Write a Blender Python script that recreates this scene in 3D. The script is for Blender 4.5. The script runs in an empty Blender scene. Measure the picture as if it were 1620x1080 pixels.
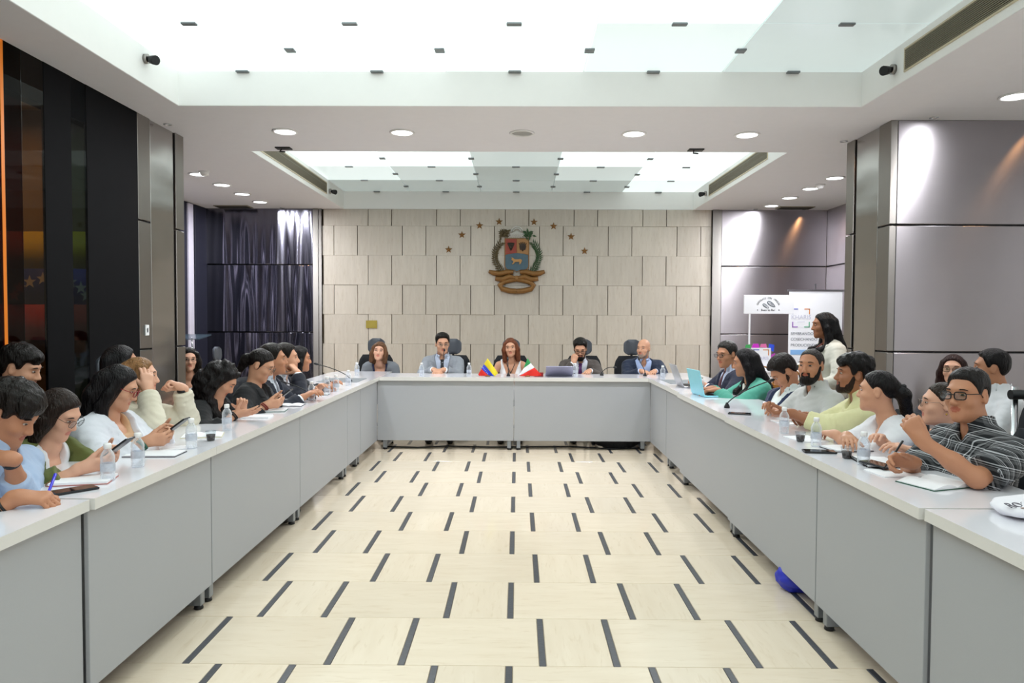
import bpy, bmesh, math, random
import numpy as np
from mathutils import Vector, Matrix, Euler

random.seed(7)
np.random.seed(7)
scene = bpy.context.scene
COL = scene.collection
PI = math.pi

# ------------------------------------------------------------------ camera
cam_data = bpy.data.cameras.new('camera')
cam_data.sensor_width = 36.0
cam_data.lens = 1150.0 / 1620.0 * 36.0
cam_data.clip_start = 0.05
cam = bpy.data.objects.new('camera', cam_data)
COL.objects.link(cam)
cam.matrix_world = (Matrix.Translation((0, 0, 1.45)) @ Matrix.Rotation(math.radians(.45), 4, 'Z')
                    @ Matrix.Rotation(PI / 2 - math.radians(1.89), 4, 'X') @ Matrix.Rotation(.0042, 4, 'Z'))
scene.camera = cam

# ------------------------------------------------------------------ world, exposure
world = bpy.data.worlds.new('world')
scene.world = world
world.use_nodes = True
world.node_tree.nodes['Background'].inputs['Color'].default_value = (0.92, 0.96, 1.0, 1)
world.node_tree.nodes['Background'].inputs['Strength'].default_value = 1.6
scene.view_settings.view_transform = 'Standard'
scene.view_settings.look = 'None'
scene.view_settings.exposure = -0.06
scene.view_settings.gamma = 1.0
scene.view_settings.use_curve_mapping = False
scene.cycles.max_bounces = 8
scene.cycles.diffuse_bounces = 4
scene.cycles.glossy_bounces = 4
scene.cycles.transparent_max_bounces = 12
scene.cycles.caustics_reflective = False
scene.cycles.caustics_refractive = False
PANEL_EMIT = 1.0      # backlit ceiling glass
DOWN_WATT = 26.0      # each round downlight
WARM_WATT = 5.0       # warm wall washers

# ------------------------------------------------------------------ dimensions (metres)
ZC = 3.115            # soffit
ZG = 3.385            # glass ceiling in the recesses
YW = 11.30            # stone end wall
XP = 3.12             # inner face of the steel pillars
XR = 2.70             # half width of the recesses
ZT = 0.80             # table top

# ------------------------------------------------------------------ materials
def lin(c):
    if isinstance(c, str):
        c = tuple(int(c[i:i + 2], 16) / 255 for i in (0, 2, 4))
    return tuple(x / 12.92 if x <= .04045 else ((x + .055) / 1.055) ** 2.4 for x in c)

def mat(name, col, rough=.5, metal=0., spec=.5, noise=.06, nscale=12., bump=0., bscale=60., coat=0., stretch=(1, 1, 1),
        emit=None, estr=0., alpha=1., trans=0., ior=1.45, aniso=0., rand=0., sheen=0.):
    m = bpy.data.materials.new(name)
    m.use_nodes = True
    nt = m.node_tree
    N = nt.nodes
    b = N['Principled BSDF']
    c = lin(col)
    b.inputs['Roughness'].default_value = rough
    b.inputs['Metallic'].default_value = metal
    b.inputs['Specular IOR Level'].default_value = spec
    b.inputs['Coat Weight'].default_value = coat
    b.inputs['Coat Roughness'].default_value = .08
    b.inputs['IOR'].default_value = ior
    b.inputs['Transmission Weight'].default_value = trans
    b.inputs['Alpha'].default_value = alpha
    b.inputs['Anisotropic'].default_value = aniso
    b.inputs['Sheen Weight'].default_value = sheen
    if emit is not None:
        b.inputs['Emission Color'].default_value = (*lin(emit), 1)
        b.inputs['Emission Strength'].default_value = estr
    tc = N.new('ShaderNodeTexCoord')
    mp = N.new('ShaderNodeMapping')
    mp.inputs['Scale'].default_value = stretch
    nt.links.new(tc.outputs['Object'], mp.inputs['Vector'])
    vec = mp.outputs['Vector']
    if rand:
        oi = N.new('ShaderNodeObjectInfo')
        ml = N.new('ShaderNodeMath'); ml.operation = 'MULTIPLY'; ml.inputs[1].default_value = 37.
        nt.links.new(oi.outputs['Random'], ml.inputs[0])
        va = N.new('ShaderNodeVectorMath'); va.operation = 'ADD'
        nt.links.new(vec, va.inputs[0]); nt.links.new(ml.outputs[0], va.inputs[1])
        vec = va.outputs['Vector']
    nz = N.new('ShaderNodeTexNoise')
    nz.inputs['Scale'].default_value = nscale
    nz.inputs['Detail'].default_value = 4
    nt.links.new(vec, nz.inputs['Vector'])
    rp = N.new('ShaderNodeMix'); rp.data_type = 'RGBA'
    lo = tuple(max(0, x * (1 - noise)) for x in c); hi = tuple(min(1, x * (1 + noise)) for x in c)
    rp.inputs['A'].default_value = (*lo, 1); rp.inputs['B'].default_value = (*hi, 1)
    nt.links.new(nz.outputs['Fac'], rp.inputs['Factor'])
    out = rp.outputs['Result']
    if rand:
        hs = N.new('ShaderNodeHueSaturation')
        mr = N.new('ShaderNodeMapRange')
        mr.inputs['To Min'].default_value = 1 - rand; mr.inputs['To Max'].default_value = 1 + rand
        nt.links.new(oi.outputs['Random'], mr.inputs['Value'])
        nt.links.new(mr.outputs['Result'], hs.inputs['Value'])
        nt.links.new(out, hs.inputs['Color'])
        out = hs.outputs['Color']
    nt.links.new(out, b.inputs['Base Color'])
    if bump:
        n2 = N.new('ShaderNodeTexNoise')
        n2.inputs['Scale'].default_value = bscale
        n2.inputs['Detail'].default_value = 3
        nt.links.new(vec, n2.inputs['Vector'])
        bp = N.new('ShaderNodeBump')
        bp.inputs['Strength'].default_value = bump
        bp.inputs['Distance'].default_value = .01
        nt.links.new(n2.outputs['Fac'], bp.inputs['Height'])
        nt.links.new(bp.outputs['Normal'], b.inputs['Normal'])
    return m

def stone_mat(name, dark, light, stretch, rough, rand=.05, vein='c8b497', spec=.4):
    """travertine: long bands across the bed, fine veins, small pits"""
    m = mat(name, light, rough=rough, spec=spec, rand=rand, stretch=stretch, nscale=3.0)
    nt = m.node_tree; N = nt.nodes
    b = N['Principled BSDF']
    mixn = [n for n in N if n.type == 'MIX'][0]
    mixn.inputs['A'].default_value = (*lin(dark), 1); mixn.inputs['B'].default_value = (*lin(light), 1)
    vec = [n for n in N if n.type == 'VECT_MATH'][0].outputs['Vector']
    nz = N.new('ShaderNodeTexNoise'); nz.inputs['Scale'].default_value = 9; nz.inputs['Detail'].default_value = 6
    nz.inputs['Distortion'].default_value = .6
    nt.links.new(vec, nz.inputs['Vector'])
    mr = N.new('ShaderNodeMapRange'); mr.inputs['From Min'].default_value = .56; mr.inputs['From Max'].default_value = .74
    mr.inputs['To Max'].default_value = .55
    nt.links.new(nz.outputs['Fac'], mr.inputs['Value'])
    mx = N.new('ShaderNodeMix'); mx.data_type = 'RGBA'
    nt.links.new(mr.outputs['Result'], mx.inputs['Factor'])
    src = b.inputs['Base Color'].links[0].from_socket
    nt.links.new(src, mx.inputs['A']); mx.inputs['B'].default_value = (*lin(vein), 1)
    nt.links.new(mx.outputs['Result'], b.inputs['Base Color'])
    return m

def steel_mat(name, col, rough, wave, scale=(1.2, 1.2, .5), aniso=.0, arot=.25):
    m = mat(name, col, rough=rough, metal=1., noise=.04, nscale=4, aniso=aniso)
    nt = m.node_tree; N = nt.nodes; b = N['Principled BSDF']
    tc = [n for n in N if n.type == 'TEX_COORD'][0]
    mp = N.new('ShaderNodeMapping'); mp.inputs['Scale'].default_value = scale
    nt.links.new(tc.outputs['Object'], mp.inputs['Vector'])
    nz = N.new('ShaderNodeTexNoise'); nz.inputs['Scale'].default_value = 1.6; nz.inputs['Detail'].default_value = 1
    nt.links.new(mp.outputs['Vector'], nz.inputs['Vector'])
    bp = N.new('ShaderNodeBump'); bp.inputs['Strength'].default_value = wave; bp.inputs['Distance'].default_value = .05
    nt.links.new(nz.outputs['Fac'], bp.inputs['Height'])
    # brushed along the horizontal: highlights stretch up and down
    tg = N.new('ShaderNodeTangent'); tg.direction_type = 'RADIAL'; tg.axis = 'Z'
    nt.links.new(tg.outputs[0], b.inputs['Tangent'])
    b.inputs['Anisotropic'].default_value = .85; b.inputs['Anisotropic Rotation'].default_value = arot
    nt.links.new(bp.outputs['Normal'], b.inputs['Normal'])
    return m

M = {}
M['soffit'] = mat('painted_plaster', 'f0eff4', rough=.8, noise=.02, bump=.05, bscale=120)
M['recess'] = mat('white_plaster', 'f4f4f2', rough=.7, noise=.015, bump=.04, bscale=120)
M['wallstone'] = stone_mat('travertine_wall', 'beb4a8', 'd5ccc0', (7, 7, .9), .28, rand=.05, vein='b5a592')
M['wallback'] = mat('stone_joint', '8f7e68', rough=.8)
M['floorstone'] = stone_mat('travertine_floor', 'e1d0b8', 'eee0cb', (.9, 6, 6), .12, rand=.03, vein='d6c2a6', spec=.5)
M['floorsmall'] = stone_mat('travertine_floor_cross', 'e1d0b8', 'eee0cb', (6, .9, 6), .12, rand=.03, vein='d6c2a6', spec=.5)
M['strip'] = mat('slate_strip', '4a4c52', rough=.3, noise=.2, nscale=40, bump=.1, rand=.12)
M['grout'] = mat('grout', 'cdbda4', rough=.7)
M['steel'] = steel_mat('brushed_steel', 'aaa5a9', .34, .2)
M['steel_wavy'] = steel_mat('polished_steel_dimmed', '83828f', .15, 1.0, scale=(3.2, 3.2, .22))  # left copy of the steel, base darkened for the dark bay it reflects
M['steel_band'] = steel_mat('banded_steel', 'aeaba8', .2, .5, scale=(.4, .4, 2.2))
M['steel_dark'] = steel_mat('dark_steel', '94908c', .36, .1)
M['reveal'] = mat('shadow_gap', '17181a', rough=.6)
M['white_top'] = mat('white_laminate', 'e9e8ee', rough=.13, noise=.01, coat=.3)
M['white_edge'] = mat('white_edge', 'dcdbd8', rough=.35, noise=.02)
M['grey_panel'] = mat('grey_panel', 'a9acb1', rough=.55, noise=.04, nscale=250, bump=.08, bscale=500)
M['leg_metal'] = mat('grey_leg', '969ca3', rough=.35, metal=.6, noise=.03)
M['black'] = mat('black_plastic', '17181a', rough=.45, noise=.1)
M['matteblack'] = mat('matte_black', '0b0b0e', rough=.8, spec=.15, noise=.2)
M['blackfabric'] = mat('black_fabric', '1d1f24', rough=.85, noise=.15, nscale=200, bump=.2, bscale=400)
M['greyfabric'] = mat('grey_leather', '50545c', rough=.45, noise=.08, bump=.1, bscale=200)
M['chrome'] = mat('chrome', 'c9ccd0', rough=.15, metal=1., noise=.02)
M['grille'] = mat('grille_metal', '8f8672', rough=.5, metal=.4, noise=.05)
M['grille_dark'] = mat('grille_dark', '3a3834', rough=.8)
M['clip'] = mat('clip_metal', '7f8588', rough=.4, metal=.7, noise=.05)
M['lamp'] = mat('lamp_diffuser', 'ffffff', rough=.5, noise=0, emit='fbfbff', estr=9.)
M['white'] = mat('white_plastic', 'eeeeee', rough=.4, noise=.02)
M['paper'] = mat('paper', 'f1f1f4', rough=.7, noise=.02)
M['gold'] = mat('gilded_wood', '8a6234', rough=.42, metal=.35, noise=.25, nscale=30, bump=.2, bscale=80)

# ------------------------------------------------------------------ object helpers
def link(name, me, m=None, parent=None, loc=None, rot=None):
    o = bpy.data.objects.new(name, me)
    COL.objects.link(o)
    if m is not None and me is not None and not me.materials:
        for q in (m if isinstance(m, (list, tuple)) else [m]):
            me.materials.append(q)
    if parent is not None:
        o.parent = parent
    if loc is not None:
        o.location = loc
    if rot is not None:
        o.rotation_euler = rot
    return o

def empty(name, loc=(0, 0, 0), rz=0.):
    o = bpy.data.objects.new(name, None)
    o.empty_display_size = .1
    COL.objects.link(o)
    o.location = loc
    o.rotation_euler = (0, 0, rz)
    return o

def tag(o, label=None, cat=None, group=None, kind=None):
    if label: o['label'] = label
    if cat: o['category'] = cat
    if group: o['group'] = group
    if kind: o['kind'] = kind
    return o

def b_box(bm, lo, hi, bev=0., seg=1, mi=0, mtx=None):
    lo = Vector(lo); hi = Vector(hi)
    r = bmesh.ops.create_cube(bm, size=1., matrix=Matrix.Translation((lo + hi) / 2) @ Matrix.Diagonal((*(hi - lo), 1)))
    vs = r['verts']
    es = list({e for v in vs for e in v.link_edges}); fs = list({f for v in vs for f in v.link_faces})
    if bev > 0:
        rr = bmesh.ops.bevel(bm, geom=vs + es, offset=bev, segments=seg, affect='EDGES', profile=.5)
        vs = list({v for f in rr['faces'] for v in f.verts} | {v for v in vs if v.is_valid})
        fs = list({f for v in vs for f in v.link_faces})
    for f in fs: f.material_index = mi
    if mtx is not None:
        bmesh.ops.transform(bm, matrix=mtx, verts=vs)
    return vs

def b_tube(bm, pts, rad, seg=8, cap=True, mi=0, closed=False, flat=1.0):
    """round tube through points; rad a number or one per point"""
    pts = [Vector(p) for p in pts]
    n = len(pts)
    if not hasattr(rad, '__len__'): rad = [rad] * n
    rings = []
    ref = None
    for i, p in enumerate(pts):
        if closed: d = pts[(i + 1) % n] - pts[i - 1]
        else: d = pts[min(i + 1, n - 1)] - pts[max(i - 1, 0)]
        if d.length < 1e-9: d = Vector((0, 0, 1))
        d.normalize()
        if ref is None:
            ref = Vector((0, 0, 1)) if abs(d.z) < .9 else Vector((1, 0, 0))
        a = d.cross(ref)
        if a.length < 1e-6: a = d.orthogonal()
        a.normalize(); c = a.cross(d).normalized(); ref = c
        rings.append([bm.verts.new(p + (a * math.cos(2 * PI * k / seg) + c * math.sin(2 * PI * k / seg) * flat) * rad[i]) for k in range(seg)])
    m = n if closed else n - 1
    for i in range(m):
        A, B = rings[i], rings[(i + 1) % n]
        for k in range(seg):
            f = bm.faces.new((A[k], A[(k + 1) % seg], B[(k + 1) % seg], B[k])); f.material_index = mi; f.smooth = True
    if cap and not closed:
        f = bm.faces.new(rings[0][::-1]); f.material_index = mi
        f = bm.faces.new(rings[-1]); f.material_index = mi
    return rings

def b_lathe(bm, prof, seg=16, mi=0, c=(0, 0), caps=True):
    """profile [(r,z)...] turned about z"""
    rings = []
    for r, z in prof:
        if r < 1e-5: rings.append([bm.verts.new((c[0], c[1], z))])
        else: rings.append([bm.verts.new((c[0] + r * math.cos(2 * PI * k / seg), c[1] + r * math.sin(2 * PI * k / seg), z)) for k in range(seg)])
    for A, B in zip(rings, rings[1:]):
        for k in range(seg):
            a = [A[k % len(A)], A[(k + 1) % len(A)], B[(k + 1) % len(B)], B[k % len(B)]]
            u = []
            for v in a:
                if v not in u: u.append(v)
            if len(u) > 2:
                f = bm.faces.new(u); f.smooth = True; f.material_index = mi
    if caps:
        for R, fl in ((rings[0], True), (rings[-1], False)):
            if len(R) > 2:
                f = bm.faces.new(R[::-1] if fl else R); f.material_index = mi
    return rings

def b_prism(bm, pts, ext, mi=0, smooth=False):
    """planar outline (3D points) pushed along ext"""
    ext = Vector(ext)
    A = [bm.verts.new(p) for p in pts]; B = [bm.verts.new(Vector(p) + ext) for p in pts]
    n = len(pts)
    f = bm.faces.new(A[::-1]); f.material_index = mi
    f = bm.faces.new(B); f.material_index = mi
    for k in range(n):
        f = bm.faces.new((A[k], A[(k + 1) % n], B[(k + 1) % n], B[k])); f.material_index = mi; f.smooth = smooth
    return A, B

def mesh(bm, name='m', smooth=None, recalc=True):
    if recalc: bmesh.ops.recalc_face_normals(bm, faces=bm.faces[:])
    if smooth is not None:
        for f in bm.faces: f.smooth = smooth
    me = bpy.data.meshes.new(name)
    bm.to_mesh(me); bm.free()
    return me

def boxes(name, lst, m, parent=None, bev=0., loc=None, seg=1):
    bm = bmesh.new()
    for lo, hi in lst: b_box(bm, lo, hi, bev, seg)
    return link(name, mesh(bm, name), m, parent, loc)

_shared = {}
def shared(key, fn):
    if key not in _shared: _shared[key] = fn()
    return _shared[key]

def text(name, s, size, m, parent, loc, rot, ext=.0008, align='CENTER', sx=1.):
    c = bpy.data.curves.new(name, 'FONT')
    c.body = s; c.size = size; c.extrude = ext; c.align_x = align; c.align_y = 'CENTER'
    c.materials.append(m)
    o = bpy.data.objects.new(name, c); COL.objects.link(o)
    dg = bpy.context.evaluated_depsgraph_get(); me = bpy.data.meshes.new_from_object(o.evaluated_get(dg))
    bpy.data.objects.remove(o); bpy.data.curves.remove(c)
    o = link(name, me, m, parent, loc, rot); o.scale = (sx, 1, 1)
    return o

def copy_tree(o, parent=None):
    c = o.copy(); COL.objects.link(c)
    if parent is not None: c.parent = parent
    for ch in list(o.children):
        copy_tree(ch, c)
    return c
STARS = [(-1.074, 2.494), (-0.869, 2.722), (-0.596, 2.864), (-0.295, 2.925), (0.243, 2.921), (0.545, 2.859), (0.816, 2.7), (1.025, 2.48)]

# ================================================================== THE SETTING
# ---- floor: big and small travertine slabs with slate strips between them
floor = boxes('floor', [((-5.2, -3.0, -.12), (5.2, YW + .3, -.006))], M['grout'])
tag(floor, 'cream travertine floor with short dark slate strips', kind='structure')
ROW, PER, SMALL, SW = .4775, .903, .31, .03
def slab_mesh(w, d, nm):
    def f():
        bm = bmesh.new(); b_box(bm, (-w / 2, -d / 2, -.02), (w / 2, d / 2, 0), .0015); return mesh(bm, nm)
    return shared((nm, round(w, 3)), f)
big_w = PER - SMALL - SW
sml_w = SMALL - SW
rest = bmesh.new()
y0 = 2.982 - ROW * 12
for k in range(30):
    ya = y0 + k * ROW
    if ya > YW: break
    off = .266 if k % 2 == 0 else -.185
    near = 2.4 < ya < 9.2
    for j in range(-7, 7):
        cs = off + j * PER                       # middle of the small slab
        if abs(cs) > 5.6: continue
        for (cx, w, nm, mm) in ((cs, sml_w, 'small_floor_slab', 'floorsmall'), (cs - SMALL / 2, SW, 'slate_strip', 'strip'),
                                (cs + SMALL / 2, SW, 'slate_strip', 'strip'), (cs + PER / 2, big_w, 'floor_slab', 'floorstone')):
            if abs(cx) > 5.1: continue
            w2 = w - .0025; cyy = ya + ROW / 2
            if near and abs(cx) < 1.75:
                link(nm, slab_mesh(w2, ROW - .003, nm), M[mm], floor, (cx, cyy, 0))
            else:
                b_box(rest, (cx - w2 / 2, ya + .0015, -.02), (cx + w2 / 2, ya + ROW - .0015, 0), mi={'small_floor_slab': 1, 'slate_strip': 2, 'floor_slab': 0}[nm])
o = link('outer_floor_slabs', mesh(rest, 'outer_floor_slabs'), [M['floorstone'], M['floorsmall'], M['strip']], floor)
o['kind'] = 'stuff'

# ---- end wall: bedded travertine blocks with open vertical joints
wall = boxes('wall_back', [((-5.1, YW + .03, -.1), (5.1, YW + .2, 3.6))], M['wallback'])
tag(wall, 'travertine clad end wall with staggered vertical joints', kind='structure')
RH, WP, WS, G = .456, 1.06, .365, .010
def block_mesh(w, h):
    def f():
        bm = bmesh.new(); b_box(bm, (-w / 2, -.03, -h / 2), (w / 2, .03, h / 2), .002); return mesh(bm, 'wall_block')
    return shared(('wb', round(w, 3), round(h, 3)), f)
XL0, XL1 = -3.03, 2.98
rnd = random.Random(3)
zt = 2.858
for r in range(-1, 7):
    za = zt - (r + 1) * RH if r >= 0 else zt
    zb = za + RH if r >= 0 else ZC
    if za < 0: za = 0.
    off = .512 if r % 2 == 0 else .512 + WP / 2
    segs = []
    for j in range(-6, 6):
        cs = off + j * WP
        segs += [(cs - WS / 2, cs + WS / 2), (cs + WS / 2, cs + WP - WS / 2)]
    for a, b in segs:
        a2 = max(a + G / 2, XL0); b2 = min(b - G / 2, XL1)
        if b2 - a2 < .03: continue
        h = zb - za - .0012
        link('wall_block', block_mesh(b2 - a2, h), M['wallstone'], wall, ((a2 + b2) / 2, YW + rnd.choice((0, 0, .005, -.004)), (za + zb) / 2))

# ---- steel clad panels either side of the stone and their pilasters
def steel_panel(parent, lo, hi, m, bev=.004):
    bm = bmesh.new(); b_box(bm, [0, 0, 0], [hi[i] - lo[i] for i in range(3)], bev)
    return link('steel_panel', mesh(bm, 'steel_panel'), m, parent, lo)
for side, x0, x1, m in (('left', -4.86, -3.17, M['steel_wavy']), ('right', 3.13, 4.74, M['steel'])):
    w = boxes('wall_back_steel_' + side, [((x0, YW - .01, 0), (x1, YW + .1, ZC + .1))], M['reveal'])
    tag(w, 'brushed steel cladding on the %s of the stone wall' % side, kind='structure')
    for za, zb in ((0.0, 1.20), (1.215, 2.245), (2.26, ZC + .05)):
        steel_panel(w, (x0, YW - .05, za), (x1, YW - .01, zb), m)
    xa, xb = (-3.165, -3.035) if side == 'left' else (2.985, 3.125)
    p = boxes('trim_1' if side == 'left' else 'trim_2', [((xa, YW - .075, 0), (xb - .05, YW + .02, ZC + .1)), ((xb - .045, YW - .06, 0), (xb, YW + .02, ZC + .1))], M['steel_dark'])
    tag(p, 'narrow steel pilaster at the %s edge of the stone wall' % side, kind='structure')

# ---- side walls of the bays behind the pillars
w = boxes('wall_left_bay', [((-4.98, 6.8, 0), (-4.86, YW, 3.2))], M['matteblack'])
tag(w, 'dark panelled wall of the left bay', kind='structure')
dk = mat('dark_curtain', '17182a', rough=.6, noise=.2)
for i in range(10):
    ya = 6.85 + i * .445
    bm = bmesh.new(); b_box(bm, (-4.86, ya, 0), (-4.83 + .01 * (i % 2), ya + .43, 3.12), .006)
    link('dark_wall_panel', mesh(bm), dk, w)
w = boxes('wall_right_bay', [((4.78, 6.9, 0), (4.9, YW, 3.2))], M['reveal'])
tag(w, 'pale steel side wall of the right bay', kind='structure')
for ya, yb in ((6.95, 8.4), (8.42, 9.85), (9.87, YW - .05)):
    for za, zb in ((0, 1.2), (1.215, 2.245), (2.26, ZC + .05)):
        steel_panel(w, (4.74, ya, za), (4.78, yb, zb), M['steel'])
w = boxes('wall_left_outer', [((-5.15, -3, 0), (-5.05, 6.9, 3.4))], M['matteblack']); tag(w, 'outer wall beyond the glass screen', kind='structure')
pier = [(-3.0, -2.2), (-1.0, 1.2), (2.0, 2.7), (3.3, 6.9)]  # unseen openings added to throw bright streaks into the right pillar steel
w = boxes('wall_right_outer', [((5.05, a, 0), (5.15, b, 3.4)) for a, b in pier] + [((5.05, -3, 2.95), (5.15, 6.9, 3.4)), ((5.05, -3, 0), (5.15, 6.9, .25))], M['recess']); tag(w, 'outer right wall with tall openings added for streaks in the steel', kind='structure')
pier = [(-5.1, -4.4), (-3.2, -2.2), (-.6, .6), (2.2, 3.2), (4.4, 5.1)]
w = boxes('wall_front', [((a, -3.1, 0), (b, -3.0, 3.4)) for a, b in pier] + [((-5.1, -3.1, 2.95), (5.1, -3, 3.4)), ((-5.1, -3.1, 0), (5.1, -3, .25))], M['recess']); tag(w, 'wall behind the camera with tall window openings', kind='structure')
pale = mat('pale_reflector', 'c9c4d4', rough=.7)  # pale strips added so the left steel mirrors them as streaks
for ya in (7.9, 9.0, 9.7, 10.6):
    boxes('pale_reflector_strip', [((-4.83, ya, 0), (-4.80, ya + .16, 3.1))], pale, bpy.data.objects['wall_left_bay'], bev=.004)

# ---- ceiling: soffit with two deep recesses holding backlit glass
R1 = (-1.6, 5.80); R2 = (7.37, 11.27)
bm = bmesh.new()
def so(x0, x1, y0_, y1): b_box(bm, (x0, y0_, ZC), (x1, y1, ZC + .03))
so(-5.1, -XR, -3, YW + .1); so(XR, 5.1, -3, YW + .1)
so(-XR, XR, -3, R1[0]); so(-XR, XR, R1[1], R2[0]); so(-XR, XR, R2[1], YW + .1)
ceil = link('ceiling', mesh(bm), M['soffit'])
tag(ceil, 'pale grey soffit with two long backlit glass recesses', kind='structure')
bm = bmesh.new()
for (a, b) in (R1, R2):
    e = .004
    b_box(bm, (-XR - .03, a - .03, ZC + .002), (-XR + e, b + .03, ZG + .1)); b_box(bm, (XR - e, a - .03, ZC + .002), (XR + .03, b + .03, ZG + .1))
    b_box(bm, (-XR - .03, a - .03, ZC + .002), (XR + .03, a + e, ZG + .1)); b_box(bm, (-XR - .03, b - e, ZC + .002), (XR + .03, b + .03, ZG + .1))
    b_box(bm, (-XR - .03, a - .03, ZG + .1), (XR + .03, b + .03, ZG + .13))
link('recess_lining', mesh(bm), M['recess'], ceil)

def glass_mat(i, strength):
    m = mat('backlit_glass_%d' % i, '9fb0b0', rough=.18, noise=.02, emit='eefaf8', estr=strength, spec=.5)
    return m
GL = [glass_mat(i, s * PANEL_EMIT) for i, s in enumerate((.22, .5, .8, 1.1, 1.5, 2.0))]
XJ = [-XR, -1.66, -.575, .51, 1.6, XR]
def glass(x0, x1, y0_, y1, lv):
    bm = bmesh.new(); b_box(bm, (x0 + .006, y0_ + .006, ZG), (x1 - .006, y1 - .006, ZG + .012))
    link('glass_panel', mesh(bm), GL[lv], ceil)
def clip(x, y, long_x):
    me = shared(('clip', long_x), lambda: (lambda b: (b_box(b, (-.05 if long_x else -.035, -.02 if long_x else -.035, -.014), (.05 if long_x else .035, .02 if long_x else .035, 0), .003), mesh(b))[1])(bmesh.new()))
    link('glass_clip', me, M['clip'], ceil, (x, y, ZG))
rows1 = [-1.6, -.55, .53, 1.6, 2.68, 3.75, 4.85, 5.80]
lv1 = {6: (4, 4, 3, 2, 1), 5: (4, 5, 4, 3, 1), 4: (4, 5, 5, 3, 1)}
for r in range(len(rows1) - 1):
    for c in range(5):
        glass(XJ[c], XJ[c + 1], rows1[r], rows1[r + 1], lv1.get(r, (4, 5, 5, 4, 2))[c])
    ym = (rows1[r] + rows1[r + 1]) / 2
    for c in range(1, 5): clip(XJ[c], ym, False)
    for c in range(5): clip((XJ[c] + XJ[c + 1]) / 2, rows1[r + 1] - (.02 if r == 6 else 0), True)
rows2 = [7.37, 8.42, 9.40, 10.34, 11.27]
lv2 = {0: (4, 4, 3, 3, 3), 1: (4, 3, 1, 3, 4), 2: (2, 1, 0, 1, 3), 3: (0, 0, 0, 0, 2)}
for r in range(4):
    for c in range(5):
        glass(XJ[c], XJ[c + 1], rows2[r], rows2[r + 1], lv2[r][c])
    ym = (rows2[r] + rows2[r + 1]) / 2
    for c in range(1, 5): clip(XJ[c], ym, False)
    for c in range(5): clip((XJ[c] + XJ[c + 1]) / 2, rows2[r + 1] - (.02 if r == 3 else 0), True)

# ---- steel pillars
def pillar(sd, label):
    x = sd * XP
    y0_, y1 = (5.98, 6.80) if sd < 0 else (6.17, 6.99)
    p = boxes('wall_pillar_' + ('left' if sd < 0 else 'right'), [((min(x + sd * .03, x + sd * 1.9), y0_ + .03, 0), (max(x + sd * .03, x + sd * 1.9), y1 - .03, ZC))], M['reveal'])
    tag(p, label, kind='structure')
    # inner face: two side strips and a wide polished panel, cut by horizontal gaps
    W = y1 - y0_
    cuts = ((0, 1.165), (1.18, 2.235), (2.25, ZC))
    for za, zb in cuts:
        for ya, yb in ((y0_, y0_ + .2), (y1 - .16, y1)):
            xs = sorted((x, x + sd * .06)); steel_panel(p, (xs[0], ya, za), (xs[1], yb, zb), M['steel_dark'])
    xs = sorted((x + sd * .012, x + sd * .06))
    steel_panel(p, (xs[0], y0_ + .225, 0), (xs[1], y1 - .185, ZC), M['steel_band'])
    # broad faces towards and away from the camera
    for ya, yb in ((y0_ - .0, y0_ + .04), (y1 - .04, y1)):
        for za, zb in cuts:
            xs = sorted((x + sd * .062, x + sd * 1.9)); steel_panel(p, (xs[0], ya, za), (xs[1], yb, zb), M['steel'])
    return p
pl = pillar(-1, 'steel clad pillar on the left with polished inner face')
pr = pillar(1, 'steel clad pillar on the right with broad front panels')
sw = boxes('light_switch', [((-.006, -.028, -.045), (.006, .028, .045)), ((-.011, -.012, -.02), (.006, .012, .02))], M['white'], bev=.002, loc=(-XP + .006, 6.08, 1.33))
tag(sw, 'white switch plate on the left steel pillar', 'switch')

# ---- dark glazed screen on the left, with a corridor and flag behind it
gw = empty('wall_left_screen', (0, 0, 0)); tag(gw, 'dark glazed screen between the left pillar and the front', kind='structure')
def tint(name, col, op):
    m = bpy.data.materials.new(name); m.use_nodes = True
    nt = m.node_tree; N = nt.nodes; N.remove(N['Principled BSDF'])
    t = N.new('ShaderNodeBsdfTransparent'); t.inputs['Color'].default_value = (*lin(col), 1)
    g = N.new('ShaderNodeBsdfGlossy'); g.inputs['Roughness'].default_value = .03; g.inputs['Color'].default_value = (.6, .6, .6, 1)
    x = N.new('ShaderNodeMixShader'); x.inputs['Fac'].default_value = op
    nt.links.new(t.outputs[0], x.inputs[1]); nt.links.new(g.outputs[0], x.inputs[2])
    nt.links.new(x.outputs[0], N['Material Output'].inputs['Surface'])
    return m
pane_brown = tint('brown_tinted_glass', 'b9a48a', .05)
pane_amber = tint('amber_glass', '7a4410', .03)
pane_teal = tint('teal_tinted_glass', '8aa0a8', .04)
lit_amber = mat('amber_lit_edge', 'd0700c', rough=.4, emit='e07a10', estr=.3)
seg_l = [(-3.0, .6, pane_brown), (.6, .9, M['matteblack']), (.9, 2.1, pane_brown), (2.1, 2.4, M['matteblack']), (2.4, 3.6, pane_brown), (3.6, 3.9, M['matteblack']),
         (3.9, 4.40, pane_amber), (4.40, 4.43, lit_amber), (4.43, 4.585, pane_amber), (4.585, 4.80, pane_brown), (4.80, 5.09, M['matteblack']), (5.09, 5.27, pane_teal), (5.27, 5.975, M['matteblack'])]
for ya, yb, m in seg_l:
    solid = m is M['matteblack']
    bm = bmesh.new(); b_box(bm, (-XP - (.02 if solid else .015), ya, 0), (-XP - (.0 if solid else .003), yb, ZC), .002)
    link('black_post' if solid else 'glass_pane', mesh(bm), m, gw)
boxes('top_rail', [((-XP - .1, -3, ZC - .28), (-XP - .005, 5.975, ZC))], M['matteblack'], gw)
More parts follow.
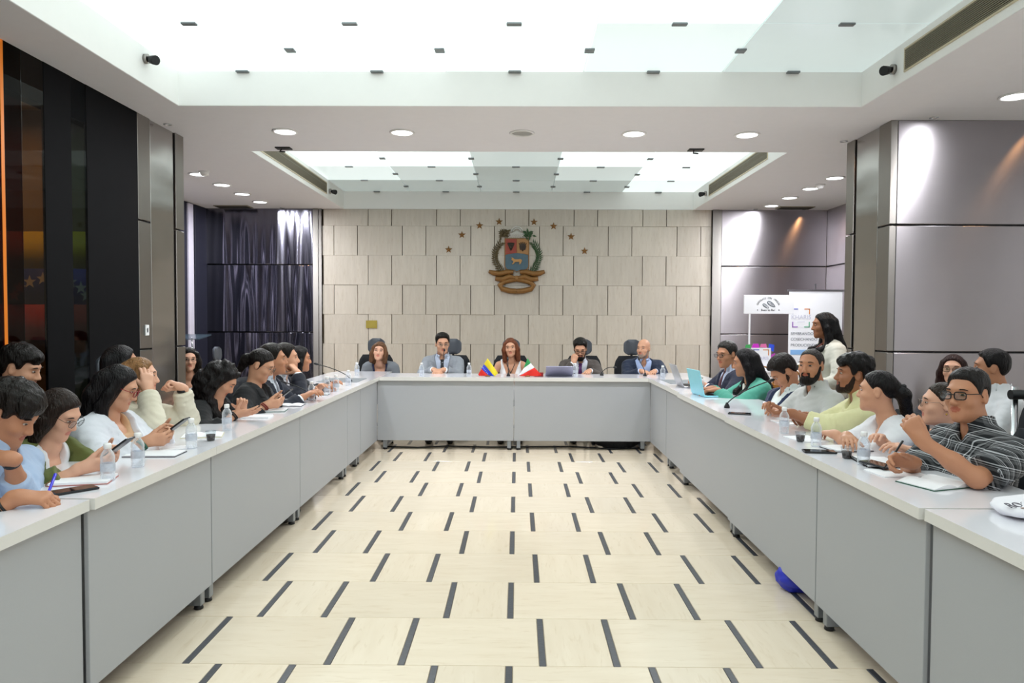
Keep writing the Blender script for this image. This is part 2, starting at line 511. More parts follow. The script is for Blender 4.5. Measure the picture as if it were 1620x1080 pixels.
cw = boxes('wall_corridor', [((-5.05, 5.93, 0), (-3.16, 5.97, ZC))], mat('corridor_wall', '8f7f68', rough=.6, noise=.1, nscale=3))
tag(cw, 'dim brown corridor wall behind the glass screen', kind='structure')
ca = bpy.data.lights.new('corridor_fill', 'AREA'); ca.energy = 14; ca.size = .4; ca.color = (1, .8, .55)  # unseen fill light added to brighten what shows through the glass
co = bpy.data.objects.new('corridor_fill', ca); COL.objects.link(co); co.location = (-4.0, 5.2, 3.0)

# ================================================================== CEILING FITTINGS
def lamp_disc(name, loc, watt, r, col=(1, 1, 1), parent=None):
    L = bpy.data.lights.new(name, 'AREA'); L.shape = 'DISK'; L.size = r * 2; L.energy = watt; L.color = col
    o = bpy.data.objects.new(name, L); COL.objects.link(o); o.location = loc
    if parent: o.parent = parent
    return o
def ring_me():
    bm = bmesh.new(); b_lathe(bm, [(.092, 0), (.112, 0), (.115, -.006), (.108, -.012), (.094, -.012), (.092, 0)], 28, caps=False); return mesh(bm)
def disc_me():
    bm = bmesh.new(); b_lathe(bm, [(.0, -.004), (.093, -.004), (.093, .0), (0, 0)], 28, caps=False); return mesh(bm)
DL = [(-2.1, 6.58, 'round downlight over the beam, leftmost of the row of four'), (-1.05, 6.60, 'round downlight over the beam, second of the row from the left'),
      (1.04, 6.63, 'round downlight over the beam, third of the row from the left'), (2.07, 6.66, 'round downlight over the beam, rightmost of the row of four')]
o4 = ('nearest', 'second nearest', 'third nearest', 'farthest')
DL += [(-3.75, 8.55 + i * .68, 'round downlight in the left bay soffit, %s of the line' % o4[i]) for i in range(4)]
DL += [(3.735, 8.67 + i * .713, 'round downlight in the right bay soffit, %s of the line' % o4[i]) for i in range(4)]
DL += [(3.70, 5.50, 'round downlight in front of the right steel pillar')]
for x, y, lb in DL:
    t = empty('ceiling_light', (x, y, ZC)); tag(t, lb, 'downlight', 'round ceiling downlights')
    link('trim_ring', shared('ring', ring_me), M['white'], t)
    link('diffuser', shared('disc', disc_me), M['lamp'], t)
    lamp_disc('downlight', (0, 0, -.014), DOWN_WATT, .088, (.95, .97, 1), t)
t = empty('ceiling_speaker', (.03, 6.62, ZC)); tag(t, 'round grey speaker grille in the middle of the beam', 'speaker')
link('trim_ring', shared('ring', ring_me), M['white'], t)
bm = bmesh.new(); b_lathe(bm, [(0, -.008), (.06, -.006), (.093, -.002), (.093, 0), (0, 0)], 28, caps=False)
link('grille', mesh(bm), mat('speaker_grille', 'b4b4b2', rough=.6, bump=.6, bscale=500), t)
# warm spots that wash the top of the steel
def warm(x, y, nm, dx=0, dy=0):
    t = empty('warm_spotlight', (x, y, ZC)); tag(t, nm, 'spotlight', 'small warm wall washers')
    bm = bmesh.new(); b_lathe(bm, [(.022, 0), (.035, 0), (.035, -.006), (.022, -.006), (.022, 0)], 16, caps=False)
    link('trim_ring', mesh(bm), M['chrome'], t)
    L = bpy.data.lights.new('warm_spot', 'SPOT'); L.energy = WARM_WATT * 4; L.color = (1, .5, .2); L.spot_size = 1.5; L.spot_blend = .8; L.shadow_soft_size = .02
    o = bpy.data.objects.new('warm_spot', L); COL.objects.link(o); o.parent = t; o.location = (0, 0, -.012); o.rotation_euler = (dx, dy, 0)
warm(3.43, 6.09, 'warm spot above the right pillar front, nearer the room'); warm(4.30, 6.09, 'warm spot above the right pillar front, by the picture edge')
warm(3.62, YW - .13, 'warm spot above the right end steel, nearer the stone'); warm(4.36, YW - .13, 'warm spot above the right end steel, nearer the corner')
warm(-3.62, YW - .13, 'warm spot above the left end steel panel'); warm(-XP + .07, 6.35, 'warm spot above the left pillar inner face')
warm(XP - .07, 6.9, 'warm spot above the right pillar inner face')

def vent(name, sd, ya, yb, label):
    t = empty('air_vent', (sd * XR, (ya + yb) / 2, 3.255)); tag(t, label, 'vent')
    n = (yb - ya) / 2; x = -sd
    X = lambda a, b: sorted((x * a, x * b))
    def bx(nm, xs, y0_, y1, z0, z1, m):
        boxes(nm, [((xs[0], y0_, z0), (xs[1], y1, z1))], m, t)
    bx('backing', X(0.0005, .004), -n, n, -.07, .07, M['grille_dark'])
    fr = X(.0, .012)
    boxes('frame', [((fr[0], -n - .012, .07), (fr[1], n + .012, .082)), ((fr[0], -n - .012, -.082), (fr[1], n + .012, -.07)),
                    ((fr[0], -n - .012, -.07), (fr[1], -n, .07)), ((fr[0], n, -.07), (fr[1], n + .012, .07))], mat('vent_frame', 'c9bda2', rough=.5), t)
    for i in range(11):
        z = -.062 + i * .0124
        sl = X(.004, .011)
        bm = bmesh.new(); b_box(bm, (sl[0], -n, z - .0028), (sl[1], n, z + .0028)); link('slat', mesh(bm), M['grille'], t)
vent('v', 1, 2.3, 5.15, 'long slatted air vent in the near ceiling recess, right side')
vent('v', 1, 7.95, 10.35, 'long slatted air vent in the far ceiling recess, right side')
vent('v', -1, 7.5, 10.25, 'long slatted air vent in the far ceiling recess, left side')
for x, y, lb in ((-4.32, 11.05, 'dark square grille in the left bay soffit'), (4.15, 11.0, 'dark square grille in the right bay soffit')):
    t = boxes('ceiling_grille', [((-.26, -.12, -.012), (.26, .12, 0))], M['grille'], bev=.003, loc=(x, y, ZC)); tag(t, lb, 'vent')
    for i in range(8):
        boxes('slat', [((-.24, -.1 + i * .027, -.018), (.24, -.09 + i * .027, -.012))], M['grille_dark'], t)
def nozzle(x, y, z, sd, lb):
    t = empty('jet_nozzle', (x, y, z)); tag(t, lb, 'spotlight')
    bm = bmesh.new(); b_tube(bm, [(0, 0, 0), (sd * .03, 0, 0)], .035, 14); link('mount_plate', mesh(bm), M['steel_dark'], t)
    bm = bmesh.new(); b_tube(bm, [(sd * .03, 0, 0), (sd * .06, -.01, -.01), (sd * .10, -.03, -.02)], [.018, .03, .034], 14); link('head', mesh(bm), M['black'], t)
nozzle(-XR, 5.28, 3.30, 1, 'small dark spotlight on the left side of the near recess'); nozzle(XR, 5.30, 3.24, -1, 'small dark spotlight on the right side of the near recess')
nozzle(XR, 10.52, 3.24, -1, 'small dark spotlight in the far recess beside the right vent'); nozzle(-XR, 10.42, 3.24, 1, 'small dark spotlight in the far recess beside the left vent')
def bracket(x, y, lb):
    t = empty('projector_bracket', (x, y, ZC)); tag(t, lb, 'bracket')
    bm = bmesh.new(); b_box(bm, (-.075, -.045, -.012), (.075, .045, 0), .003); link('plate', mesh(bm), M['black'], t)
    bm = bmesh.new(); b_tube(bm, [(-.02, 0, -.012), (-.03, -.02, -.04), (.02, -.02, -.045)], .008, 8); link('hook', mesh(bm), M['black'], t)
bracket(-2.32, 7.22, 'small dark mount at the left front corner of the far recess'); bracket(1.75, 7.25, 'small dark mount at the right front corner of the far recess')
for x, y, lb in ((-3.62, 8.4, 'small white smoke detector beside the left downlights'), (3.75, 9.12, 'small white smoke detector between the right downlights')):
    bm = bmesh.new(); b_lathe(bm, [(.0, -.05), (.03, -.05), (.045, -.03), (.055, -.012), (.06, 0)], 18); t = link('smoke_detector', mesh(bm), M['white'], None, (x, y, ZC)); tag(t, lb, 'detector')

# ================================================================== TABLES
def slab_poly(bm, pts, z0, z1, mi_top=0, mi_side=1):
    A = [bm.verts.new((x, y, z0)) for x, y in pts]; B = [bm.verts.new((x, y, z1)) for x, y in pts]
    f = bm.faces.new(A[::-1]); f.material_index = mi_side
    f = bm.faces.new(B); f.material_index = mi_top
    n = len(pts)
    for k in range(n):
        f = bm.faces.new((A[k], A[(k + 1) % n], B[(k + 1) % n], B[k])); f.material_index = mi_side
def leg(t, x, y, ax):
    """square post on a foot bar; ax = the direction of the foot bar"""
    bm = bmesh.new(); b_box(bm, (x - .022, y - .022, .02), (x + .022, y + .022, .757), .004)
    dx, dy = ax
    b_box(bm, (min(x - .02, x + dx), min(y - .02, y + dy), .02), (max(x + .02, x + dx), max(y + .02, y + dy), .05), .004)
    l = link('leg', mesh(bm), M['leg_metal'], t)
    for q in (0, 1):
        link('foot_pad', shared('fp', lambda: (lambda b: (b_lathe(b, [(.02, 0), (.024, .004), (.02, .02)], 10), mesh(b))[1])(bmesh.new())), M['black'], l, (x + dx * .93 * q, y + dy * .93 * q, 0))
def side_table(sd, ya, yb, xi, label):
    """unit of the long side runs: sd -1 left, +1 right; xi = inner edge"""
    D = .55; t = empty('conference_table', (sd * xi, (ya + yb) / 2, 0)); tag(t, label, 'table', 'tables of the long side runs')
    n = (yb - ya) / 2 - .001
    bm = bmesh.new(); slab_poly(bm, [(0, -n), (sd * D, -n), (sd * D, n), (0, n)], ZT - .04, ZT)
    link('table_top', mesh(bm), [M['white_top'], M['white_edge']], t)
    xs = sorted((sd * .028, sd * .046))
    bm = bmesh.new(); b_box(bm, (xs[0], -n + .004, .105), (xs[1], n - .004, ZT - .04), .002); link('modesty_panel', mesh(bm), M['grey_panel'], t)
    for y in (-n + .05, n - .05): leg(t, sd * .075, y, (sd * .42, 0))
    return t
near = {-1: 1.502, 1: 1.385}
LS = (1.05, 2.555, 3.60, 5.08, 6.50, 7.05); RS = (1.0, 2.495, 3.41, 4.85, 6.35, 7.05)
ln = ('in the foreground', 'second from the front', 'third from the front', 'fourth from the front', 'short unit before the far corner')
for sd, S in ((-1, LS), (1, RS)):
    for i in range(5):
        a, b = S[i], S[i + 1]
        xi = near[sd] + (.012 if i == 0 else .0) + ((.012, .035)[i - 3] if sd > 0 and i > 2 else 0)
        if i == 0: b -= .012
        side_table(sd, a, b, xi, 'white topped grey table on the %s, %s' % ('left' if sd < 0 else 'right', ln[i]))
for i, (xa, xb, lb) in enumerate(((-1.50, -.039, 'white topped grey table at the head, left half under the grey suit'), (-.037, 1.42, 'white topped grey table at the head, right half under the laptop'))):
    t = empty('conference_table', ((xa + xb) / 2, 7.86, 0)); tag(t, lb, 'table', 'tables at the head')
    n = (xb - xa) / 2
    bm = bmesh.new(); slab_poly(bm, [(-n, 0), (n, 0), (n, .55), (-n, .55)], ZT - .04, ZT); link('table_top', mesh(bm), [M['white_top'], M['white_edge']], t)
    bm = bmesh.new(); b_box(bm, (-n + .001 - (.03 if i == 0 else 0), .03, .105), (n - .001 + (.03 if i == 1 else 0), .048, ZT - .04), .002); link('modesty_panel', mesh(bm), M['grey_panel'], t)
    for x in (-n + .05, n - .05): leg(t, x, .075, (0, .42))
for sd, xi, lb in ((-1, 1.502, 'white corner table with rounded end and grey gap inlay, left of the head'), (1, 1.42, 'white corner table with rounded end and grey gap inlay, right of the head')):
    t = empty('corner_table', (sd * xi, 7.05, 0)); tag(t, lb, 'table')
    W, Dp = .69, 1.6; r = .28
    pts = [(0, 0)]
    for c, a0, rr in (((W - r, r), -PI / 2, r), ((W - .18, Dp - .18), 0, .18)):
        for k in range(7):
            a = a0 + k * PI / 12
            pts.append((c[0] + rr * math.cos(a), c[1] + rr * math.sin(a)))
    pts += [(0, Dp)]
    pts = [(sd * x, y) for x, y in pts]
    hole = [(.09, .13), (.50, .13), (.50, .62), (.09, .62)]
    bm = bmesh.new(); slab_poly(bm, pts, ZT - .04, ZT); link('table_top', mesh(bm), [M['white_top'], M['white_edge']], t)
    hx = sorted((sd * .09, sd * .50))
    boxes('gap_inlay', [((hx[0], .14, ZT), (hx[1], .60, ZT + .004))], mat('gap_grey', '7f858a', rough=.5), t, bev=.001)  # grey slab on the top stands in for an open gap
    xs = sorted((sd * .028, sd * .046)); boxes('modesty_panel', [((xs[0], .004, .105), (xs[1], .83, ZT - .04))], M['grey_panel'], t)
    for x, y in ((.08, .06), (.6, 1.45), (.08, 1.45)): leg(t, sd * x, y, (sd * .05, 0))

# ================================================================== CHAIRS
def chair_parts():
    P = {}
    def arc_pad(w, z0, z1, y, th, bulge, round_=.5, nz=8, nx=8, lean=0.):
        """padded shell: rounded outline, curved like a back"""
        bm = bmesh.new(); F = []; Bk = []
        for i in range(nz + 1):
            v = i / nz; z = z0 + (z1 - z0) * v
            e = abs(2 * v - 1); hw = w / 2 * (1 - round_ * max(0, (e - .35) / .65) ** 2.4)
            fr, bk = [], []
            for j in range(nx + 1):
                u = -1 + 2 * j / nx; x = u * hw
                yy = y + bulge * u * u + lean * v
                edge = 1 - max(abs(u) ** 6, e ** 6) * .75
                fr.append(bm.verts.new((x, yy + th / 2 * edge, z))); bk.append(bm.verts.new((x, yy - th / 2 * edge, z)))
            F.append(fr); Bk.append(bk)
        for G, fl in ((F, False), (Bk, True)):
            for i in range(nz):
                for j in range(nx):
                    q = (G[i][j], G[i][j + 1], G[i + 1][j + 1], G[i + 1][j])
                    bm.faces.new(q[::-1] if fl else q)
        rim = [(i, 0) for i in range(nz + 1)] + [(nz, j) for j in range(1, nx + 1)] + [(i, nx) for i in range(nz - 1, -1, -1)] + [(0, j) for j in range(nx - 1, 0, -1)]
        for k in range(len(rim)):
            a, b = rim[k], rim[(k + 1) % len(rim)]
            bm.faces.new((F[a[0]][a[1]], F[b[0]][b[1]], Bk[b[0]][b[1]], Bk[a[0]][a[1]]))
        return mesh(bm, smooth=True)
    P['backrest'] = (arc_pad(.46, .47, .965, -.255, .05, .05, .25, lean=-.05), 'blackfabric')
    P['headrest'] = (arc_pad(.22, .975, 1.175, -.30, .045, .035, .55, lean=-.01), 'greyfabric')
    bm = bmesh.new(); b_box(bm, (-.235, -.23, .375), (.235, .235, .43), .025, 3); P['seat'] = (mesh(bm, smooth=True), 'blackfabric')
    bm = bmesh.new(); b_tube(bm, [(0, -.24, .42), (0, -.31, .5), (0, -.325, .8), (0, -.33, 1.05)], [.022, .02, .016, .014], 8); P['back_support'] = (mesh(bm), 'black')
    bm = bmesh.new(); b_lathe(bm, [(.04, .36), (.04, .34), (.022, .33), (.022, .12), (.035, .11), (.035, .07)], 12); P['gas_column'] = (mesh(bm), 'black')
    bm = bmesh.new()
    for k in range(5):
        a = k * 2 * PI / 5 + .3
        b_tube(bm, [(0, 0, .095), (.15 * math.cos(a), .15 * math.sin(a), .088), (.27 * math.cos(a), .27 * math.sin(a), .065)], [.024, .02, .014], 8, flat=.8)
    P['star_base'] = (mesh(bm), 'black')
    return P
CH = chair_parts()
bm = bmesh.new(); b_tube(bm, [(-.012, 0, .026), (.012, 0, .026)], .026, 12); b_box(bm, (-.02, -.004, .03), (.02, .02, .062), .003); CASTER = mesh(bm)
def arm_me(s):
    bm = bmesh.new(); b_tube(bm, [(s * .2, -.02, .39), (s * .265, -.02, .42), (s * .27, -.02, .60)], [.016, .016, .014], 8)
    b_box(bm, (s * .27 - .035, -.14, .60), (s * .27 + .035, .10, .625), .01, 2); return mesh(bm)
ARM = {-1: arm_me(-1), 1: arm_me(1)}
def chair(x, y, heading, label, head='greyfabric', arms=False, dz=0., group='conference chairs', low=False):
    """heading: direction the chair faces, degrees from +Y towards +X"""
    t = empty('office_chair', (x, y, 0), -math.radians(heading)); tag(t, label, 'chair', group)
    for k, (me, m) in CH.items():
        if low and k in ('headrest', 'back_support'): continue
        o_ = link(k, me, M[m], t)
        if low and k == 'backrest': o_.scale = (1, 1, .9); o_.location = (0, 0, .03)
    for k in range(5):
        a = k * 2 * PI / 5 + .3
        link('caster', CASTER, M['black'], t, (.265 * math.cos(a), .265 * math.sin(a), 0), (0, 0, a))
    if arms:
        for s in (-1, 1): link('armrest', ARM[s], M['black'], t)
    return t

# ================================================================== THE EMBLEM AND STARS
ex, ez = -.02, 0.
em = empty('coat_of_arms', (-.02, YW - .035, 2.37)); tag(em, 'carved painted coat of arms on the stone wall', 'emblem')
def poly_xz(bm, pts, y0_, y1, mi=0): return b_prism(bm, [(x, y0_, z) for x, z in pts], (0, y1 - y0_, 0), mi)
red = mat('faded_red', '9a4438', rough=.6, noise=.25, nscale=25); yel = mat('faded_yellow', 'a87c4e', rough=.6, noise=.2, nscale=25)
blu = mat('faded_blue', '4f6775', rough=.6, noise=.2, nscale=25); lgreen = mat('painted_leaf_green', '3e5a3a', rough=.6, noise=.3, nscale=30)
lolive = mat('painted_leaf_olive', '5c5036', rough=.6, noise=.3, nscale=30); dkb = mat('dark_relief', '3a3028', rough=.7, noise=.3)
def shield(s, dz=0.):
    """outline of the shield in x,z; straight top, curved foot with a point"""
    p = [(-.19, .30), (.19, .30), (.19, -.12)]
    p += [(.19 - .06 * (1 - math.cos(a)), -.12 - .07 * math.sin(a)) for a in (.5, 1., 1.5)]
    p += [(.05, -.195), (0, -.225), (-.05, -.195)]
    p += [(-.19 + .06 * (1 - math.cos(a)), -.12 - .07 * math.sin(a)) for a in (1.5, 1., .5)] + [(-.19, -.12)]
    return [(x * s, z * s + dz) for x, z in p]
bm = bmesh.new(); poly_xz(bm, shield(1.0), -.03, .0); link('shield_frame', mesh(bm), M['gold'], em)
bm = bmesh.new(); poly_xz(bm, [(-.175, .285), (-.004, .285), (-.004, .075), (-.175, .05)], -.038, -.028); link('red_field', mesh(bm), red, em)
bm = bmesh.new(); poly_xz(bm, [(.004, .285), (.175, .285), (.175, .05), (.004, .075)], -.038, -.028); link('yellow_field', mesh(bm), yel, em)
low = [(-.175, .04)] + [(-.175 + .35 * k / 8, .04 + .03 * math.sin(PI * k / 8)) for k in range(1, 8)] + [(.175, .04)] + [p for p in shield(.93, -.004) if p[1] < 0]
bm = bmesh.new(); poly_xz(bm, low, -.038, -.028); link('blue_field', mesh(bm), blu, em)
# horse: running, head turned back
horse = [(-.085, -.005), (-.075, .02), (-.082, .035), (-.065, .03), (-.05, .02), (-.03, .005), (.02, .005), (.055, .01), (.075, -.002), (.085, -.03), (.072, -.022), (.068, -.05),
         (.05, -.07), (.03, -.072), (.045, -.055), (.035, -.035), (-.005, -.035), (-.03, -.04), (-.045, -.062), (-.075, -.072), (-.07, -.06), (-.055, -.05), (-.055, -.02), (-.07, -.012)]
bm = bmesh.new(); poly_xz(bm, [(x, z - .03) for x, z in horse], -.055, -.036); link('horse_relief', mesh(bm), mat('gilt_relief', 'b98a50', rough=.5, noise=.15), em)
bm = bmesh.new()
for k in range(9):
    a = -.7 + k * .175
    b_tube(bm, [(-.09, -.045, .11), (-.09 + .05 * math.sin(a), -.045, .17), (-.09 + .075 * math.sin(a), -.045, .20 + .03 * math.cos(a))], [.006, .006, .009], 6)
b_tube(bm, [(-.105, -.048, .155), (-.075, -.048, .155)], .013, 8)
link('wheat_sheaf', mesh(bm), dkb, em)
bm = bmesh.new()
for k in range(5):
    a = -.5 + k * .25
    b_tube(bm, [(.09, -.045, .10), (.09 + .12 * math.sin(a), -.045, .10 + .14 * math.cos(a))], .006, 6)
poly_xz(bm, [(.05, .12), (.13, .12), (.145, .17), (.12, .22), (.06, .215), (.038, .17)], -.05, -.036)
link('trophy_of_arms', mesh(bm), dkb, em)
def leaf(bm, p, d, L, w, y, mi=0):
    p = Vector(p); d = Vector(d).normalized(); s = Vector((d.z, 0, -d.x))
    pts = [p, p + d * L * .4 + s * w, p + d * L, p + d * L * .4 - s * w]
    top = p + d * L * .4 + Vector((0, -.012, 0))
    V = [bm.verts.new(q) for q in pts]; t_ = bm.verts.new(top)
    bk = bm.verts.new(p + d * L * .4 + Vector((0, .01, 0)))
    for k in range(4):
        f = bm.faces.new((V[k], V[(k + 1) % 4], t_)); f.material_index = mi
        f = bm.faces.new((V[(k + 1) % 4], V[k], bk)); f.material_index = mi
rl = random.Random(5)
for sd, nm, m in ((-1, 'laurel_branch', lolive), (1, 'palm_branch', lgreen)):
    bm = bmesh.new(); spine = []
    for k in range(18):
        v = k / 17; spine.append(Vector((sd * (.20 + .16 * math.sin(PI * v * .75) ** 1.0 - .06 * v * v), -.02, -.25 + .47 * v)))
    b_tube(bm, spine, .008, 6)
    for k in range(1, 18):
        for q in (-1, 1):
            d = (spine[k] - spine[k - 1]).normalized(); s = Vector((d.z, 0, -d.x)) * q
            leaf(bm, spine[k] + Vector((0, -.006 * (k % 3), 0)), d * (.8 if sd > 0 else .55) + s * .75, (.10 if sd > 0 else .078) * rl.uniform(.8, 1.1), .011 if sd > 0 else .014, 0)
    link(nm, mesh(bm), m, em)
# crossed cornucopias with fruit and leaves on top
bm = bmesh.new()
for sd in (-1, 1):
    for k in range(7):
        a = k / 6
        b_tube(bm, [(sd * (-.11 + .19 * a - .02), -.05, .30), (sd * (-.07 + .17 * a), -.055, .36), (sd * (.0 + .12 * a), -.05, .41 - .05 * a)], .006, 6)
b_tube(bm, [(.085 * math.cos(t_), -.03, .40 + .075 * math.sin(t_)) for t_ in [PI * k / 10 for k in range(11)]], .012, 6)
b_tube(bm, [(.06 * math.cos(t_), -.03, .40 + .05 * math.sin(t_)) for t_ in [PI * k / 10 for k in range(11)]], .008, 6)
link('cornucopia', mesh(bm), mat('silver_paint', 'd4d2cc', rough=.45, noise=.1), em)
for sd in (-1, 1):
    bm = bmesh.new()
    for k in range(26):
        a = rl.uniform(0, 2 * PI)
        leaf(bm, (sd * rl.uniform(.12, .24), -.03 - rl.uniform(0, .02), rl.uniform(.31, .40)), (math.cos(a), 0, math.sin(a)), .075, .016, 0)
    for k in range(6):
        r_ = .018; bmesh.ops.create_icosphere(bm, subdivisions=1, radius=r_, matrix=Matrix.Translation((sd * rl.uniform(.12, .24), -.05, rl.uniform(.32, .40))))
    link('fruit_and_leaves', mesh(bm), lgreen if sd > 0 else lolive, em)
# gilded ribbon: folded bands and the hanging loop
bm = bmesh.new()
for sd in (-1, 1):
    b_tube(bm, [(sd * x, -.03, z) for x, z in ((.05, -.29), (.14, -.285), (.26, -.315), (.36, -.30), (.43, -.275))], [.035, .05, .05, .046, .03], 8, flat=.9)
    b_tube(bm, [(sd * x, -.045, z) for x, z in ((.02, -.38), (.12, -.355), (.22, -.40), (.33, -.385))], [.035, .048, .048, .04], 8, flat=.9)
    b_tube(bm, [(sd * x, -.035, z) for x, z in ((.0, -.40), (.09, -.41), (.2, -.435), (.26, -.49), (.22, -.545), (.1, -.575), (0, -.58))], [.035, .04, .042, .042, .042, .042, .042], 8, flat=1.)
b_box(bm, (-.03, -.075, -.41), (.03, -.02, -.34), .01)
for v in bm.verts: v.co.z += .065
link('ribbon', mesh(bm), M['gold'], em)
def star_me():
    bm = bmesh.new(); P = []
    for k in range(10):
        r = .062 if k % 2 == 0 else .025; a = PI / 2 + k * PI / 5
        P.append(bm.verts.new((r * math.cos(a), 0, r * math.sin(a))))
    c = bm.verts.new((0, -.022, 0))
    for k in range(10): bm.faces.new((P[k], P[(k + 1) % 10], c))
    bm.faces.new(P[::-1])
    return mesh(bm)
pos8 = ('first from the left, lowest', 'second from the left', 'third from the left', 'fourth from the left', 'fifth from the left', 'sixth from the left', 'seventh from the left', 'eighth, lowest on the right')
for i, (x, z) in enumerate(STARS):
    s_ = link('wall_star', shared('star', star_me), M['gold'], None, (x, YW - .035, z)); tag(s_, 'bronze five pointed star over the emblem, %s' % pos8[i], 'star', 'stars around the emblem')
pq = boxes('wall_plaque', [((-.085, -.012, -.06), (.085, 0, .06)), ((-.07, -.016, -.046), (.07, -.01, .046))], mat('brass_plaque', 'b3a04e', rough=.4, metal=.4, noise=.15), loc=(-2.27, YW - .03, 1.335))
tag(pq, 'small brass plaque on the stone wall, left', 'plaque')

# ================================================================== PEOPLE: implicit bodies meshed once per figure
class Field:
    def __init__(s, lo, hi, h):
        s.lo = np.array(lo, np.float32); s.h = h
        n = np.ceil((np.array(hi) - np.array(lo)) / h).astype(int) + 1
        s.n = n
        s.ax = [(s.lo[i] + h * np.arange(n[i])).astype(np.float32) for i in range(3)]
        s.d = np.full(n, 1e3, np.float32)
    def blk(s, lo, hi, m):
        sl = []
        for i in range(3):
            a = int(np.floor((lo[i] - m - s.lo[i]) / s.h)); b = int(np.ceil((hi[i] + m - s.lo[i]) / s.h)) + 1
            a = max(a, 0); b = min(b, s.n[i])
            if b <= a: return None
            sl.append(slice(a, b))
        return tuple(sl)
    def xyz(s, sl):
        return (s.ax[0][sl[0]][:, None, None], s.ax[1][sl[1]][None, :, None], s.ax[2][sl[2]][None, None, :])
    def add(s, prim, k=.02):
        lo, hi, f = prim
        sl = s.blk(lo, hi, k + 2.5 * s.h)
        if sl is None: return
        v = f(*s.xyz(sl)); d = s.d[sl]
        if k > 0:
            t = np.maximum(k - np.abs(d - v), 0) / k
            s.d[sl] = np.minimum(d, v) - t * t * (k * .25)
        else: s.d[sl] = np.minimum(d, v)
    def cut(s, prim, k=.01):
        lo, hi, f = prim
        sl = s.blk(lo, hi, k + 2.5 * s.h)
        if sl is None: return
        v = -f(*s.xyz(sl)); d = s.d[sl]
        if k > 0:
            t = np.maximum(k - np.abs(d - v), 0) / k
            s.d[sl] = np.maximum(d, v) + t * t * (k * .25)
        else: s.d[sl] = np.maximum(d, v)
    def warp(s, fn):
        """d += fn(x,y,z) everywhere near the surface"""
        s.d += fn(*s.xyz((slice(None),) * 3)).astype(np.float32)
    def crease(s, c, rad, fn):
        """local folds around a point"""
        sl = s.blk(c, c, rad * 2)
        if sl is None: return
        x, y, z = s.xyz(sl)
        s.d[sl] += (fn(x, y, z) * np.exp(-((x - c[0]) ** 2 + (y - c[1]) ** 2 + (z - c[2]) ** 2) / (rad * rad))).astype(np.float32)
    def mesh(s):
        d = s.d; sg = d < 0
        c = np.zeros(tuple(np.array(d.shape) - 1), np.uint8)
        for i in (0, 1):
            for j in (0, 1):
                for k in (0, 1):
                    c += sg[i:d.shape[0] - 1 + i, j:d.shape[1] - 1 + j, k:d.shape[2] - 1 + k]
        act = (c > 0) & (c < 8)
        I = np.argwhere(act)
        if len(I) == 0: return np.zeros((0, 3)), np.zeros((0, 4), int)
        idx = np.full(act.shape, -1, np.int32); idx[act] = np.arange(len(I))
        cor = [(i, j, k) for i in (0, 1) for j in (0, 1) for k in (0, 1)]
        V = np.stack([d[I[:, 0] + a, I[:, 1] + b, I[:, 2] + e] for a, b, e in cor], 1)
        P = np.zeros((len(I), 3)); W = np.zeros(len(I))
        for a in range(8):
            for b in range(a + 1, 8):
                df = [cor[b][q] - cor[a][q] for q in range(3)]
                if sum(abs(x) for x in df) != 1: continue
                va, vb = V[:, a], V[:, b]; m = (va < 0) != (vb < 0)
                t = np.where(m, va / np.where(m, va - vb, 1), 0)
                for q in range(3): P[:, q] += np.where(m, cor[a][q] + t * df[q], 0)
                W += m
        P = (P / W[:, None] + I) * s.h + s.lo
        Q = []
        for ax in range(3):
            o1, o2 = [(1, 2), (2, 0), (0, 1)][ax]
            A = [slice(None)] * 3; B = [slice(None)] * 3
            A[ax] = slice(0, -1); B[ax] = slice(1, None)
            ch = sg[tuple(A)] != sg[tuple(B)]
            E = np.argwhere(ch)
            E = E[(E[:, o1] > 0) & (E[:, o2] > 0) & (E[:, o1] < d.shape[o1] - 1) & (E[:, o2] < d.shape[o2] - 1)]
            if not len(E): continue
            ins = sg[E[:, 0], E[:, 1], E[:, 2]]
            def at_(a, b):
                T = E.copy(); T[:, o1] -= a; T[:, o2] -= b
                return idx[T[:, 0], T[:, 1], T[:, 2]]
            q = np.stack([at_(1, 1), at_(0, 1), at_(0, 0), at_(1, 0)], 1)
            q[~ins] = q[~ins][:, ::-1]
            Q.append(q)
        return P, np.concatenate(Q)

def relax(P, Q, it=2, lam=.5):
    a = Q.ravel(); b = np.roll(Q, -1, 1).ravel(); n = len(P)
    i = np.concatenate([a, b]); j = np.concatenate([b, a]); c = np.maximum(np.bincount(i, minlength=n), 1)
    for _ in range(it):
        P = P + lam * (np.stack([np.bincount(i, P[j, k], n) for k in range(3)], 1) / c[:, None] - P)
    return P

def np_mesh(name, P, Q, mats, mi=None):
    me = bpy.data.meshes.new(name)
    me.vertices.add(len(P)); me.vertices.foreach_set('co', np.ascontiguousarray(P, np.float32).ravel())
    me.loops.add(Q.size); me.loops.foreach_set('vertex_index', np.ascontiguousarray(Q, np.int32).ravel())
    me.polygons.add(len(Q)); me.polygons.foreach_set('loop_start', np.arange(0, Q.size, 4, dtype=np.int32))
    me.polygons.foreach_set('use_smooth', np.ones(len(Q), bool))
    for m in mats: me.materials.append(m)
    if mi is not None: me.polygons.foreach_set('material_index', mi.astype(np.int32))
    me.update(calc_edges=True); me.validate()
    return me

